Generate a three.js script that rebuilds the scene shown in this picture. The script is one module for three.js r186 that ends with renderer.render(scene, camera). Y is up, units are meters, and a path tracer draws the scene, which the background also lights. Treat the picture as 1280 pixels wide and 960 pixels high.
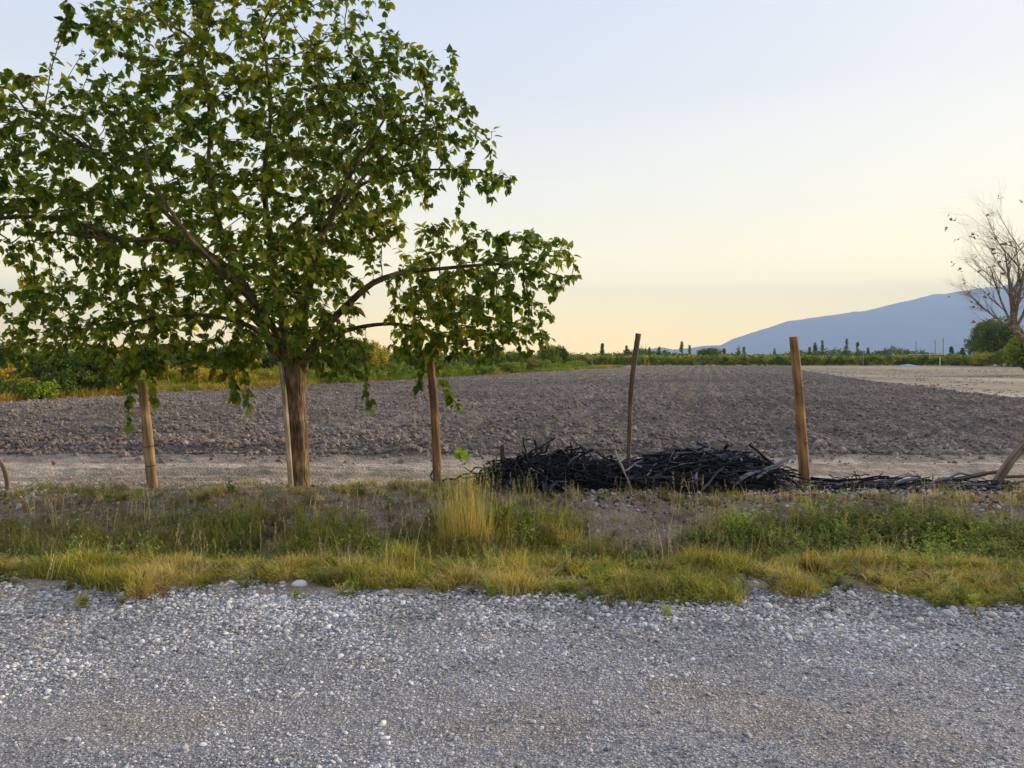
import * as THREE from 'three';
import { mergeGeometries, mergeVertices } from 'three/addons/utils/BufferGeometryUtils.js';

// ---------------------------------------------------------------- camera, sky, sun, exposure
const scene = new THREE.Scene();
const EYE = 1.6;
const camera = new THREE.PerspectiveCamera(2 * Math.atan(0.48) * 180 / Math.PI, 4 / 3, 0.05, 40000);
camera.position.set(0, EYE, 0);
camera.lookAt(0, EYE, -10);
camera.setViewOffset(1280, 960, 0, 36, 1280, 960);      // level camera, horizon a little above the middle
camera.updateProjectionMatrix();

const SUN_AZ = 56 * Math.PI / 180, SUN_EL = 11 * Math.PI / 180;
const sunDir = new THREE.Vector3(Math.sin(SUN_AZ) * Math.cos(SUN_EL), Math.sin(SUN_EL), -Math.cos(SUN_AZ) * Math.cos(SUN_EL));
const sun = new THREE.DirectionalLight(new THREE.Color().setRGB(1.0, 0.8, 0.5), 5.0);
sun.position.copy(sunDir).multiplyScalar(120);
sun.target.position.set(0, 0, -20);
sun.castShadow = true;
sun.shadow.radius = 20;
sun.shadow.mapSize.set(2048, 2048);
Object.assign(sun.shadow.camera, { left: -60, right: 60, top: 60, bottom: -60, near: 1, far: 300 });
scene.add(sun, sun.target);

{ // dusk sky: cream at the horizon, pale blue above, warm round the low sun
  const W = 1024, H = 512, data = new Float32Array(W * H * 4);
  const stops = [[0, 2.46, 1.62, 0.33], [2, 2.31, 1.65, 0.43], [4, 2.02, 1.57, 0.58], [5, 1.84, 1.48, 0.63], [6.2, 1.45, 1.22, 0.63], [8, 1.10, 0.975, 0.62], [10, 0.87, 0.81, 0.62], [13, 0.70, 0.69, 0.61], [18, 0.52, 0.55, 0.595], [25, 0.43, 0.48, 0.58], [45, 0.40, 0.455, 0.57], [90, 0.385, 0.44, 0.56]];
  for (let j = 0; j < H; j++) {
    const el = ((j + 0.5) / H - 0.5) * 180, e = Math.max(el, 0);
    let k = 0; while (k < stops.length - 2 && stops[k + 1][0] < e) k++;
    const a = stops[k], b = stops[k + 1], t = (e - a[0]) / (b[0] - a[0]);
    for (let i = 0; i < W; i++) {
      const az = ((i + 0.5) / W - 0.5) * 2 * Math.PI, ce = Math.cos(e * Math.PI / 180);
      const x = Math.cos(az) * ce, y = Math.sin(e * Math.PI / 180), z = Math.sin(az) * ce;
      const dot = x * sunDir.x + y * sunDir.y + z * sunDir.z;
      const ang = Math.acos(Math.max(-1, Math.min(1, dot))) * 180 / Math.PI;
      const g = Math.exp(-Math.pow(ang / 38, 2)), wide = Math.exp(-Math.pow(ang / 80, 2));
      const o = (j * W + i) * 4, dim = 0.9 + 0.1 * wide;
      const add = [0.20, 0.14, 0.03];
      for (let c = 0; c < 3; c++) data[o + c] = (a[c + 1] + (b[c + 1] - a[c + 1]) * t) * dim + add[c] * g;
      data[o + 3] = 1;
    }
  }
  const sky = new THREE.DataTexture(data, W, H, THREE.RGBAFormat, THREE.FloatType);
  sky.mapping = THREE.EquirectangularReflectionMapping;
  sky.magFilter = sky.minFilter = THREE.LinearFilter;
  sky.needsUpdate = true;
  scene.background = sky; scene.environment = sky;
}
scene.fog = new THREE.FogExp2(new THREE.Color().setRGB(0.37, 0.55, 0.95), 0.0002);

const renderer = new THREE.WebGLRenderer({ antialias: true });
renderer.setSize(1024, 768);
renderer.toneMapping = THREE.LinearToneMapping;
renderer.toneMappingExposure = 1.85;
renderer.shadowMap.enabled = true;

// ---------------------------------------------------------------- helpers
const PI = Math.PI, V = (x, y, z) => new THREE.Vector3(x, y, z);
const at = (px, py, d) => V((px - 640) / 1000 * d, EYE - (py - 444) / 1000 * d, -d);   // a point of the place from the picture and its distance
const C = (r, g, b) => new THREE.Color().setRGB(r, g, b);
function rng(seed) { let s = seed >>> 0; return () => { s = (s + 0x6D2B79F5) >>> 0; let t = s; t = Math.imul(t ^ (t >>> 15), t | 1); t ^= t + Math.imul(t ^ (t >>> 7), t | 61); return ((t ^ (t >>> 14)) >>> 0) / 4294967296; }; }
const R = rng(20240611);
const rr = (a, b, f = R) => a + (b - a) * f();
const gauss = (f = R) => (f() + f() + f() + f() - 2) * 0.87;
const lerp = (a, b, t) => a + (b - a) * t, clamp = (x, a = 0, b = 1) => Math.min(b, Math.max(a, x));
const smooth = (a, b, x) => { const t = clamp((x - a) / (b - a)); return t * t * (3 - 2 * t); };
function h2(ix, iy, s = 0) { let h = Math.imul(ix, 374761393) + Math.imul(iy, 668265263) + Math.imul(s, 2147483647 ^ 0x51ed27); h = Math.imul(h ^ (h >>> 13), 1274126177); return ((h ^ (h >>> 16)) >>> 0) / 4294967296; }
function vn(x, y, s = 0, per = 0) {                       // smooth value noise 0..1, periodic when per > 0
  const x0 = Math.floor(x), y0 = Math.floor(y), fx = x - x0, fy = y - y0;
  const m = per ? (q) => ((q % per) + per) % per : (q) => q;
  const u = fx * fx * (3 - 2 * fx), v = fy * fy * (3 - 2 * fy);
  const a = h2(m(x0), m(y0), s), b = h2(m(x0 + 1), m(y0), s), c = h2(m(x0), m(y0 + 1), s), d = h2(m(x0 + 1), m(y0 + 1), s);
  return lerp(lerp(a, b, u), lerp(c, d, u), v);
}
function fbm(x, y, oct = 4, s = 0, per = 0) { let a = 0.5, t = 0, n = 0; for (let i = 0; i < oct; i++) { t += a * vn(x, y, s + i * 17, per); n += a; a *= 0.5; x *= 2; y *= 2; if (per) per *= 2; } return t / n; }
const names = {};
function numbered(n) { const k = names[n] = (names[n] ?? -1) + 1; return k ? `${n}_${String(k).padStart(3, '0')}` : n; }
function sh(o) { o.castShadow = o.receiveShadow = true; return o; }
function part(name, geometry, material, parent, kind) { const m = sh(new THREE.Mesh(geometry, material)); m.name = name; if (kind) m.userData.kind = kind; parent.add(m); return m; }
function tag(o, label, category, group) { o.userData.label = label; o.userData.category = category; if (group) o.userData.group = group; return o; }
function thing(name, label, category, pos, group) { const g = new THREE.Group(); g.name = numbered(name); if (pos) g.position.copy(pos); scene.add(g); return tag(g, label, category, group); }
function solo(name, geometry, material, label, category, group) { const m = sh(new THREE.Mesh(geometry, material)); m.name = numbered(name); scene.add(m); return tag(m, label, category, group); }
function struct(name, geometry, material) { const m = sh(new THREE.Mesh(geometry, material)); m.name = numbered(name); m.userData.kind = 'structure'; scene.add(m); return m; }
const _m = new THREE.Matrix4(), _q = new THREE.Quaternion(), _e = new THREE.Euler(), _s = V(1, 1, 1);
function inst(name, geometry, material, list, parent = scene) {       // list of { p, q, s, c }
  const m = sh(new THREE.InstancedMesh(geometry, material, list.length));
  list.forEach((it, i) => {
    if (typeof it.s === 'number') _s.setScalar(it.s); else _s.copy(it.s);
    m.setMatrixAt(i, _m.compose(it.p, it.q, _s)); if (it.c) m.setColorAt(i, it.c);
  });
  m.name = parent === scene ? numbered(name) : name; m.userData.kind = 'stuff'; parent.add(m); return m;
}
const quat = (x, y, z) => new THREE.Quaternion().setFromEuler(new THREE.Euler(x, y, z, 'YXZ'));
function tube(pts, radii, sides = 7, opt = {}) {          // a tapered, capped, slightly uneven tube; uv in metres
  const n = pts.length, pos = [], uv = [], idx = [], rough = opt.rough ?? 0, f = rng(opt.seed ?? 5);
  const tan = pts.map((p, i) => V().subVectors(pts[Math.min(n - 1, i + 1)], pts[Math.max(0, i - 1)]).normalize());
  let nrm = Math.abs(tan[0].y) < 0.9 ? V(0, 1, 0) : V(1, 0, 0);
  nrm.addScaledVector(tan[0], -nrm.dot(tan[0])).normalize();
  let len = 0;
  for (let i = 0; i < n; i++) {
    if (i) { nrm.addScaledVector(tan[i], -nrm.dot(tan[i])).normalize(); len += pts[i].distanceTo(pts[i - 1]); }
    const bin = V().crossVectors(tan[i], nrm);
    let first = 1;
    for (let k = 0; k <= sides; k++) {
      const a = k / sides * 2 * PI, j = k === sides ? first : 1 + rough * (f() - 0.5) * 2, r = radii[i] * j;
      if (k === 0) first = j;
      pos.push(pts[i].x + (nrm.x * Math.cos(a) + bin.x * Math.sin(a)) * r, pts[i].y + (nrm.y * Math.cos(a) + bin.y * Math.sin(a)) * r, pts[i].z + (nrm.z * Math.cos(a) + bin.z * Math.sin(a)) * r);
      uv.push(k / sides * (opt.girth ?? Math.max(radii[0] * 6, 0.05)), len);
    }
    if (i) for (let k = 0; k < sides; k++) { const a = (i - 1) * (sides + 1) + k, b = a + sides + 1; idx.push(a, b, a + 1, b, b + 1, a + 1); }
  }
  for (const [i, flip] of [[0, false], [n - 1, true]]) {
    const c = pos.length / 3; pos.push(pts[i].x, pts[i].y, pts[i].z); uv.push(0, 0);
    const o = c + 1;
    for (let k = 0; k <= sides; k++) { const b = (i * (sides + 1) + k) * 3; pos.push(pos[b], pos[b + 1], pos[b + 2]); uv.push((pos[b] - pts[i].x) * 2, (pos[b + 2] - pts[i].z) * 2); }
    for (let k = 0; k < sides; k++) flip ? idx.push(c, o + k + 1, o + k) : idx.push(c, o + k, o + k + 1);
  }
  const g = new THREE.BufferGeometry();
  g.setAttribute('position', new THREE.Float32BufferAttribute(pos, 3));
  g.setAttribute('uv', new THREE.Float32BufferAttribute(uv, 2));
  g.setIndex(idx); g.computeVertexNormals(); return g;
}
function curvePts(list, n) { const c = new THREE.CatmullRomCurve3(list, false, 'centripetal'); return c.getPoints(n); }

// ---------------------------------------------------------------- textures (grain and fine relief only)
function tex(size, fn, srgb) {
  const d = new Uint8Array(size * size * 4);
  for (let y = 0; y < size; y++) for (let x = 0; x < size; x++) {
    const v = fn(x / size, y / size), o = (y * size + x) * 4;
    const c = typeof v === 'number' ? [v, v, v] : v;
    for (let k = 0; k < 3; k++) d[o + k] = clamp(c[k]) * 255;
    d[o + 3] = 255;
  }
  const t = new THREE.DataTexture(d, size, size); t.wrapS = t.wrapT = THREE.RepeatWrapping; t.magFilter = THREE.LinearFilter; t.minFilter = THREE.LinearMipmapLinearFilter; t.generateMipmaps = true;
  if (srgb) t.colorSpace = THREE.SRGBColorSpace; t.needsUpdate = true; return t;
}
function rep(t, s, s2 = s) { const c = t.clone(); c.repeat.set(s, s2); c.needsUpdate = true; return c; }
const soilCol = tex(512, (u, v) => { const a = fbm(u * 8, v * 8, 5, 3, 8), b = vn(u * 128, v * 128, 9, 128), c = vn(u * 256, v * 256, 4, 256); const k = 0.80 + (a - 0.5) * 0.28 + (b - 0.5) * 0.14 + (c - 0.5) * 0.16; return [k, k * 0.995, k * 0.985]; }, true);
const soilBump = tex(512, (u, v) => 0.5 * fbm(u * 16, v * 16, 5, 3, 16) + 0.5 * Math.pow(vn(u * 100, v * 100, 9, 100), 2));
const cells = (N, seed) => (u, v) => {                    // nearest seeds: [edge distance, id]
  const x = u * N, y = v * N, ix = Math.floor(x), iy = Math.floor(y); let d1 = 9, d2 = 9, id = 0;
  for (let j = -1; j <= 1; j++) for (let i = -1; i <= 1; i++) {
    const cx = ((ix + i) % N + N) % N, cy = ((iy + j) % N + N) % N, dx = ix + i + 0.1 + 0.8 * h2(cx, cy, seed) - x, dy = iy + j + 0.1 + 0.8 * h2(cx, cy, seed + 1) - y, d = Math.hypot(dx, dy);
    if (d < d1) { d2 = d1; d1 = d; id = h2(cx, cy, seed + 2); } else if (d < d2) d2 = d;
  }
  return [d2 - d1, id];
};
const cellA = cells(72, 41), cellB = cells(150, 77);
const gravelCol = tex(1024, (u, v) => { const [e, id] = cellA(u, v), [e2, id2] = cellB(u, v), a = fbm(u * 10, v * 10, 3, 6, 10); const big = id > 0.5 && e > 0.1; const k = (big ? 0.66 + 0.38 * id : 0.62 + 0.30 * id2) + (a - 0.5) * 0.2; return [k, k * 0.992, k * 1.0]; }, true);
const gravelBump = tex(1024, (u, v) => { const [e, id] = cellA(u, v), [e2] = cellB(u, v); return id > 0.5 ? clamp(0.25 + e * 1.4) : clamp(e2 * 0.6); });
const woodCol = tex(512, (u, v) => { const g = fbm(u * 32, v * 3, 4, 21, 0), w = fbm(u * 6, v * 6, 4, 31, 6), c = Math.pow(vn(u * 64, v * 2, 8, 0), 6); const k = 0.66 + 0.34 * (g - 0.5) + 0.4 * (w - 0.5) - 0.22 * c; return [k, k, k]; }, true);
const woodBump = tex(512, (u, v) => 0.6 * fbm(u * 32, v * 3, 4, 21) + 0.4 * fbm(u * 8, v * 8, 4, 2, 8));
const barkCol = tex(512, (u, v) => { const g = fbm(u * 60 + 3 * fbm(u * 6, v * 3, 3, 5), v * 9, 5, 71), w = fbm(u * 9, v * 9, 5, 13, 9); const k = 0.60 + 0.65 * (g - 0.5) + 0.7 * (w - 0.5); return [k, k, k]; }, true);
const barkBump = tex(512, (u, v) => fbm(u * 60 + 3 * fbm(u * 6, v * 3, 3, 5), v * 9, 5, 71));

// ---------------------------------------------------------------- the lie of the land
const edgeD = (x) => 5.28 - 0.06 * (x + 3.4) + 0.24 * (fbm(x * 0.8 + 7, 3.3, 3, 55) - 0.5) * 2 + 0.22 * (fbm(x * 3.1, 9.1, 3, 56) - 0.5) * 2;     // where the road's gravel gives way to grass
function profile(x, d) {                                   // height of the bare ground
  const w = 0.35 * (fbm(x * 0.35, 1.5, 2, 91) - 0.5), e = d + w;
  let y = 0;
  y += -0.47 * (smooth(5.95, 6.75, e) - smooth(7.1, 9.0, e));
  y += 0.04 * smooth(7.9, 8.8, e) * (1 - smooth(9.3, 10.0, e)) * (0.5 + fbm(x * 0.7, d * 0.9, 3, 12));
  y -= 0.05 * Math.exp(-Math.pow((e - 10.9) / 0.22, 2)) + 0.05 * Math.exp(-Math.pow((e - 12.2) / 0.25, 2));
  return y;
}
function groundH(x, d) {
  let y = profile(x, d);
  if (d > 4 && d < 14 && Math.abs(x) < 14) {
    const road = 1 - smooth(5.0, 5.5, d), track = smooth(9.9, 10.3, d);
    y += (fbm(x * 5, d * 5, 3, 44) - 0.5) * lerp(0.07, 0.05, track) * (1 - road) + (fbm(x * 16, d * 16, 2, 45) - 0.5) * lerp(0.04, 0.03, track) * (1 - road);
  }
  return y;
}
const leftEdge = (d) => -27.46 + 0.41 * d - 0.0, rightEdge = (d) => 14.5 + 0.1 * d + 0.0011 * d * d;
function fieldH(x, d) {
  const fd = Math.min(smooth(12.75, 13.5, d + 0.9 * (fbm(x * 0.7, d * 0.7, 4, 5) - 0.5)), smooth(0, 0.5, x - leftEdge(d)), smooth(0, 0.5, rightEdge(d) - x));
  const along = x - 0.24 * d, lump = fbm(x * 3.2, d * 3.2, 3, 61), fine = fbm(x * 11, d * 11, 2, 62);
  const ridge = 0.024 * Math.sin(along * 6.8 + 1.2 * fbm(x * 0.3, d * 0.3, 2, 8));
  const lip = 0.05 * Math.exp(-Math.pow((d - 13.35) / 0.3, 2));
  return -0.03 + fd * (0.10 + lip + ridge + 0.20 * (lump - 0.5) + 0.10 * (fine - 0.5) + 0.05 * (fbm(x * 0.15, d * 0.15, 2, 33) - 0.5));
}
const surf = (x, d) => (d > 12.7 && d < 116 && x > leftEdge(d) && x < rightEdge(d) ? Math.max(fieldH(x, d), groundH(x, d)) : groundH(x, d));
function gridLines(fineLo, fineHi, step, far) {
  const a = []; for (let x = fineLo; x <= fineHi + 1e-6; x += step) a.push(x);
  let s = step, hi = fineHi, lo = fineLo; while (hi < far) { s *= 1.3; hi += s; a.push(Math.min(hi, far)); } s = step; while (lo > -far) { s *= 1.3; lo -= s; a.unshift(Math.max(lo, -far)); }
  return a;
}
function sheet(xs, ds, hf, cf, uvs = 0.5) {
  const nx = xs.length, nd = ds.length, pos = new Float32Array(nx * nd * 3), col = new Float32Array(nx * nd * 3), uv = new Float32Array(nx * nd * 2), idx = [];
  for (let j = 0; j < nd; j++) for (let i = 0; i < nx; i++) {
    const o = j * nx + i, d = ds[j], x = typeof xs[i] === 'function' ? xs[i](d) : xs[i], y = hf(x, d), c = cf(x, d, y);
    pos.set([x, y, -d], o * 3); col.set(c, o * 3); uv.set([x * uvs, d * uvs], o * 2);
    if (i && j) idx.push(o - nx - 1, o - nx, o - 1, o - nx, o, o - 1);
  }
  const g = new THREE.BufferGeometry();
  g.setAttribute('position', new THREE.BufferAttribute(pos, 3)); g.setAttribute('color', new THREE.BufferAttribute(col, 3)); g.setAttribute('uv', new THREE.BufferAttribute(uv, 2));
  g.setIndex(idx); g.computeVertexNormals(); return g;
}
const mixc = (a, b, t) => [lerp(a[0], b[0], t), lerp(a[1], b[1], t), lerp(a[2], b[2], t)];
const SOIL = { track: [0.44, 0.345, 0.275], pale: [0.70, 0.575, 0.475], ditch: [0.29, 0.215, 0.15], bank: [0.40, 0.31, 0.235], lot: [0.38, 0.30, 0.22], lotPale: [0.70, 0.595, 0.49], meadow: [0.20, 0.22, 0.045], ash: [0.10, 0.095, 0.092] };
function groundCol(x, d) {
  const n = fbm(x * 1.3, d * 1.3, 4, 15), st = fbm(x * 0.45 + 3, d * 4.2, 4, 16), f = fbm(x * 6, d * 6, 3, 19);
  if (d < 5.6) return mixc(SOIL.bank, SOIL.track, n);
  let c = mixc(SOIL.ditch, SOIL.bank, smooth(0.3, 0.7, f));
  if (d > 8.6) c = mixc(c, SOIL.bank, smooth(8.6, 9.2, d + (n - 0.5)));
  if (d > 9.2) c = mixc(c, mixc(SOIL.track, SOIL.pale, smooth(0.40, 0.62, st)), smooth(9.6, 10.1, d + (n - 0.5) * 1.2));
  if (d > 11.5) c = mixc(c, [0.30, 0.25, 0.22], smooth(12.0, 12.8, d + (n - 0.5) * 0.8));
  const burn = Math.exp(-Math.pow((d - 9.75) / 0.55, 2)) * smooth(-0.6, 0.1, x) * (1 - smooth(3.4, 6.6, x)) * smooth(0.25, 0.6, fbm(x * 2.2, d * 2.2, 3, 23));
  c = mixc(c, SOIL.ash, clamp(burn));
  if (d > 13) {
    if (x < leftEdge(d) + 0.3) c = mixc(SOIL.meadow, [0.30, 0.24, 0.11], smooth(0.4, 0.7, fbm(x * 0.2, d * 0.2, 3, 29)));
    else if (x > rightEdge(d) - 0.3) c = mixc(SOIL.lot, SOIL.lotPale, smooth(0.42, 0.6, fbm(x * 0.11, d * 0.25, 4, 28)) * (d < 60 ? 1 : 0.45));
    if (d > 118) c = mixc(SOIL.lot, SOIL.meadow, smooth(118, 145, d) * (x > 24 ? smooth(200, 260, d) : 1));
  }
  return c.map((v) => v * (0.9 + 0.2 * n));
}
const groundMat = new THREE.MeshStandardMaterial({ vertexColors: true, map: soilCol, bumpMap: soilBump, bumpScale: 0.035, roughness: 1 });
struct('ground', sheet(gridLines(-10, 10, 0.06, 7900), gridLines(4.6, 14.2, 0.06, 7900), (x, d) => groundH(x, d), groundCol), groundMat);

{ // gravel road
  const xs = [], ds = []; for (let x = -60; x <= 60; x += Math.abs(x) < 9 ? 0.08 : 1.5) xs.push(x); for (let k = 0; k <= 60; k++) ds.push(k / 60);
  const cols = xs.map((x) => x);
  const g = sheet(cols, ds.map((t) => -4.5 + t * 10.3), (x, d) => 0.006 + 0.02 * (fbm(x * 1.1, d * 1.6, 3, 72) - 0.5) - 0.06 * smooth(edgeD(x) + 0.05, edgeD(x) + 0.4, d), (x, d) => { const n = fbm(x * 0.9, d * 1.2, 4, 74); const st = fbm(x * 0.5, d * 3.4, 4, 75), k = 0.50 * (0.6 + 0.45 * n + 0.4 * st); const b = smooth(0.5, 0.7, fbm(x * 1.3, d * 2.6, 3, 36)); return [k * (1 + 0.06 * b), k * (0.965 - 0.02 * b), k * (0.985 - 0.14 * b)]; }, 0.8);
  struct('gravel_road', g, new THREE.MeshStandardMaterial({ vertexColors: true, map: gravelCol, bumpMap: gravelBump, bumpScale: 0.02, roughness: 0.95 }));
}
{ // ploughed field
  const N = 520, xs = []; for (let i = 0; i <= N; i++) { const t = i / N; xs.push((d) => lerp(Math.max(leftEdge(d), -20), rightEdge(d), t)); }
  const ds = []; for (let d = 12.7; d < 116; d += Math.max(0.05, d * 0.0048)) ds.push(d);
  const g = sheet(xs, ds, fieldH, (x, d) => { const n = fbm(x * 0.35, d * 0.35, 3, 81), f = fbm(x * 2.6, d * 2.6, 3, 82); const k = 0.66 + 0.65 * n + 0.4 * (f - 0.5); return [0.214 * k, 0.171 * k, 0.147 * k]; }, 0.45);
  struct('ploughed_field', g, new THREE.MeshStandardMaterial({ vertexColors: true, map: soilCol, bumpMap: soilBump, bumpScale: 0.04, roughness: 1 }));
}
{ // mountains
  const rock = new THREE.MeshStandardMaterial({ color: C(0.38, 0.36, 0.33), roughness: 1 });
  function range(name, ridge, D, depth, seed) {
    const nx = 260, ny = 40, pos = [], idx = [], x0 = ridge[0][0], x1 = ridge[ridge.length - 1][0];
    for (let j = 0; j <= ny; j++) for (let i = 0; i <= nx; i++) {
      const px = lerp(x0, x1, i / nx); let k = 0; while (k < ridge.length - 2 && ridge[k + 1][0] < px) k++;
      const t = clamp((px - ridge[k][0]) / (ridge[k + 1][0] - ridge[k][0])), py = lerp(ridge[k][1], ridge[k + 1][1], t);
      const X = (px - 640) / 1000 * D, top = Math.max(0, (446 - py) / 1000 * D) * (0.985 + 0.05 * (fbm(px * 0.06, 1, 4, seed) - 0.5));
      const s = j / ny, f = Math.abs(s * 2 - 1), gul = fbm(X * 0.004 + s * 3, s * 4, 4, seed + 3) - 0.5;
      pos.push(X, (top * Math.pow(1 - f, 0.9)) + gul * top * 0.6 * (1 - f) * f * 4 - 12, -(D + (s - 0.5) * 2 * depth));
      if (i && j) { const o = j * (nx + 1) + i; idx.push(o - nx - 2, o - nx - 1, o - 1, o - nx - 1, o, o - 1); }
    }
    const g = new THREE.BufferGeometry(); g.setAttribute('position', new THREE.Float32BufferAttribute(pos, 3)); g.setIndex(idx); g.computeVertexNormals();
    struct(name, g, rock);
  }
  range('mountain', [[868, 446], [893, 435], [915, 424], [950, 412], [985, 401], [1030, 394], [1080, 388], [1120, 378], [1165, 368], [1205, 361], [1235, 358], [1290, 352], [1380, 340], [1480, 350], [1600, 385], [1700, 440]], 7000, 900, 3);
  range('mountain', [[760, 446], [790, 441], [815, 436], [826, 434], [842, 437], [862, 435], [885, 432], [910, 431], [960, 438], [1010, 446]], 7700, 200, 9);
}
console.log('setting done');
// ---------------------------------------------------------------- stones, clods, gravel
function lump(seed, det = 1, flat = 0.7, jag = 0.3) {
  const g = mergeVertices(new THREE.IcosahedronGeometry(1, det).deleteAttribute('uv').deleteAttribute('normal')), p = g.attributes.position, f = rng(seed);
  const dirs = Array.from({ length: 6 }, () => V(f() - 0.5, f() - 0.5, f() - 0.5).normalize());
  for (let i = 0; i < p.count; i++) {
    const v = V().fromBufferAttribute(p, i); let k = 1;
    dirs.forEach((q, n) => { const dt = v.dot(q); k = Math.min(k, dt > 0.45 ? lerp(1, 0.55 / dt, clamp(jag * 2.2)) : 1); });
    k *= 1 + (f() - 0.5) * jag * 0.6; p.setXYZ(i, v.x * k, v.y * k * flat, v.z * k * 0.85);
  }
  if (jag > 0.25) { const h = g.toNonIndexed(); h.computeVertexNormals(); return h; }
  g.computeVertexNormals(); return g;
}
const stoneGeo = [1, 2, 3, 4, 5].map((s) => lump(s * 7, 1, 0.55, 0.22)), pebbleGeo = [1, 2, 3].map((s) => lump(s * 11 + 2, 1, 0.55, 0.3)), clodGeo = [1, 2, 3, 4].map((s) => lump(s * 13 + 5, 1, 0.72, 0.6));
const stoneMat = new THREE.MeshStandardMaterial({ color: 0xffffff, roughness: 0.85 });
const clodMat = new THREE.MeshStandardMaterial({ color: 0xffffff, roughness: 1 });
const rq = (f = R, tilt = 0.5) => quat((f() - 0.5) * tilt, f() * 6.283, (f() - 0.5) * tilt);
{ // loose gravel on the road
  const f = rng(99), lists = pebbleGeo.map(() => []);
  for (let i = 0; i < 150000; i++) {
    const d = 2.3 + 3.5 * Math.pow(f(), 0.8), x = (f() - 0.5) * (2 * (d * 0.66 + 1.2)), e = edgeD(x);
    if (d > e + 0.1 + 0.4 * f()) continue;
    const wob = (fbm(x * 0.8, d * 2, 3, 31) - 0.5) * 1.4, coarse = Math.max(smooth(3.9, 4.9, d + wob), 0.8 * (1 - smooth(2.4, 3.0, d + wob))), worn = Math.exp(-Math.pow((d - 3.55 + 0.4 * wob) / 0.38, 2)); if (f() < 0.72 * worn) continue;
    let s = 0.0026 + 0.0042 * f() + (f() < 0.10 + 0.3 * coarse ? 0.003 + 0.010 * f() * f() : 0); if (f() < 0.002 + 0.028 * coarse) s = 0.011 + 0.012 * f(); if (Math.abs(d - e) < 0.28 && f() < 0.05) s = 0.013 + 0.017 * f() * f();
    const brown = smooth(0.5, 0.68, fbm(x * 1.3, d * 2.6, 3, 36)) * coarse, t = f() + 0.3 * brown, k = (0.20 + 0.46 * f() + (f() < 0.04 ? 0.2 : 0)) * (0.58 + 0.76 * fbm(x * 1.7, d * 3.2, 3, 38));
    const c = t < 0.6 ? C(k, k * 0.985, k * 1.02) : t < 0.8 ? C(k * 1.0, k * 0.92, k * 0.82) : C(k * 0.5, k * 0.49, k * 0.52);
    lists[i % 3].push({ p: V(x, 0.006 + 0.02 * (fbm(x * 1.1, d * 1.6, 3, 72) - 0.5) + s * 0.16, -d), q: rq(f, 0.9), s: V(s * (0.8 + 0.7 * f()), s * (0.7 + 0.4 * f()), s), c });
  }
  lists.forEach((l, i) => tag(inst('gravel', pebbleGeo[i], stoneMat, l), 'loose grey gravel scattered over the road', 'gravel', 'loose gravel of the road'));
}
{ // clods of the ploughed field
  const f = rng(123), lists = clodGeo.map(() => []);
  for (let i = 0; i < 150000; i++) {
    const d = 12.95 + 52 * Math.pow(f(), 2.1) - (f() < 0.08 ? 1.6 * f() * f() : 0), w = d * 0.68 + 1.5, x = (f() - 0.5) * 2 * w;
    if (x < leftEdge(d) || x > rightEdge(d)) continue;
    let s = 0.014 + 0.04 * f() * f() + (f() < 0.14 ? 0.045 * f() : 0); if (d > 22) s += 0.01;
    if (fbm(x * 1.1, d * 1.1, 2, 64) < 0.4 && f() < 0.6) continue; if (Math.sin((x - 0.24 * d) * 6.8) < -0.3 && f() < 0.5) continue;
    const n = fbm(x * 0.35, d * 0.35, 3, 81), k = (0.6 + 0.65 * n) * (0.7 + 0.6 * f()) * (f() < 0.06 ? 1.6 : 1);
    lists[i % 4].push({ p: V(x, surf(x, d) + s * 0.25, -d), q: rq(f, 1.6), s, c: C(0.212 * k, 0.170 * k, 0.147 * k) });
  }
  lists.forEach((l, i) => tag(inst('soil_clods', clodGeo[i], clodMat, l), 'dry grey-brown clods covering the ploughed field', 'soil', 'clods of the ploughed field'));
}
{ // loose clods and stones on the dirt lot
  const f = rng(555), l = [[], []];
  for (let i = 0; i < 7000; i++) { const d = 18 + 75 * Math.pow(f(), 1.4), x = rightEdge(d) + 0.2 + f() * d * 0.4, k = 0.6 + 0.7 * f(); if (fbm(x * 0.3, d * 0.3, 3, 67) < 0.45) continue; const s = 0.03 + 0.07 * f() * f(); l[i % 2].push({ p: V(x, s * 0.2, -d), q: rq(f, 1), s, c: C(0.32 * k, 0.25 * k, 0.185 * k) }); }
  l.forEach((a, i) => tag(inst('dirt_clods', clodGeo[i], clodMat, a), 'loose clods scattered over the bare dirt lot', 'soil', 'clods of the dirt lot'));
}
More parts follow.
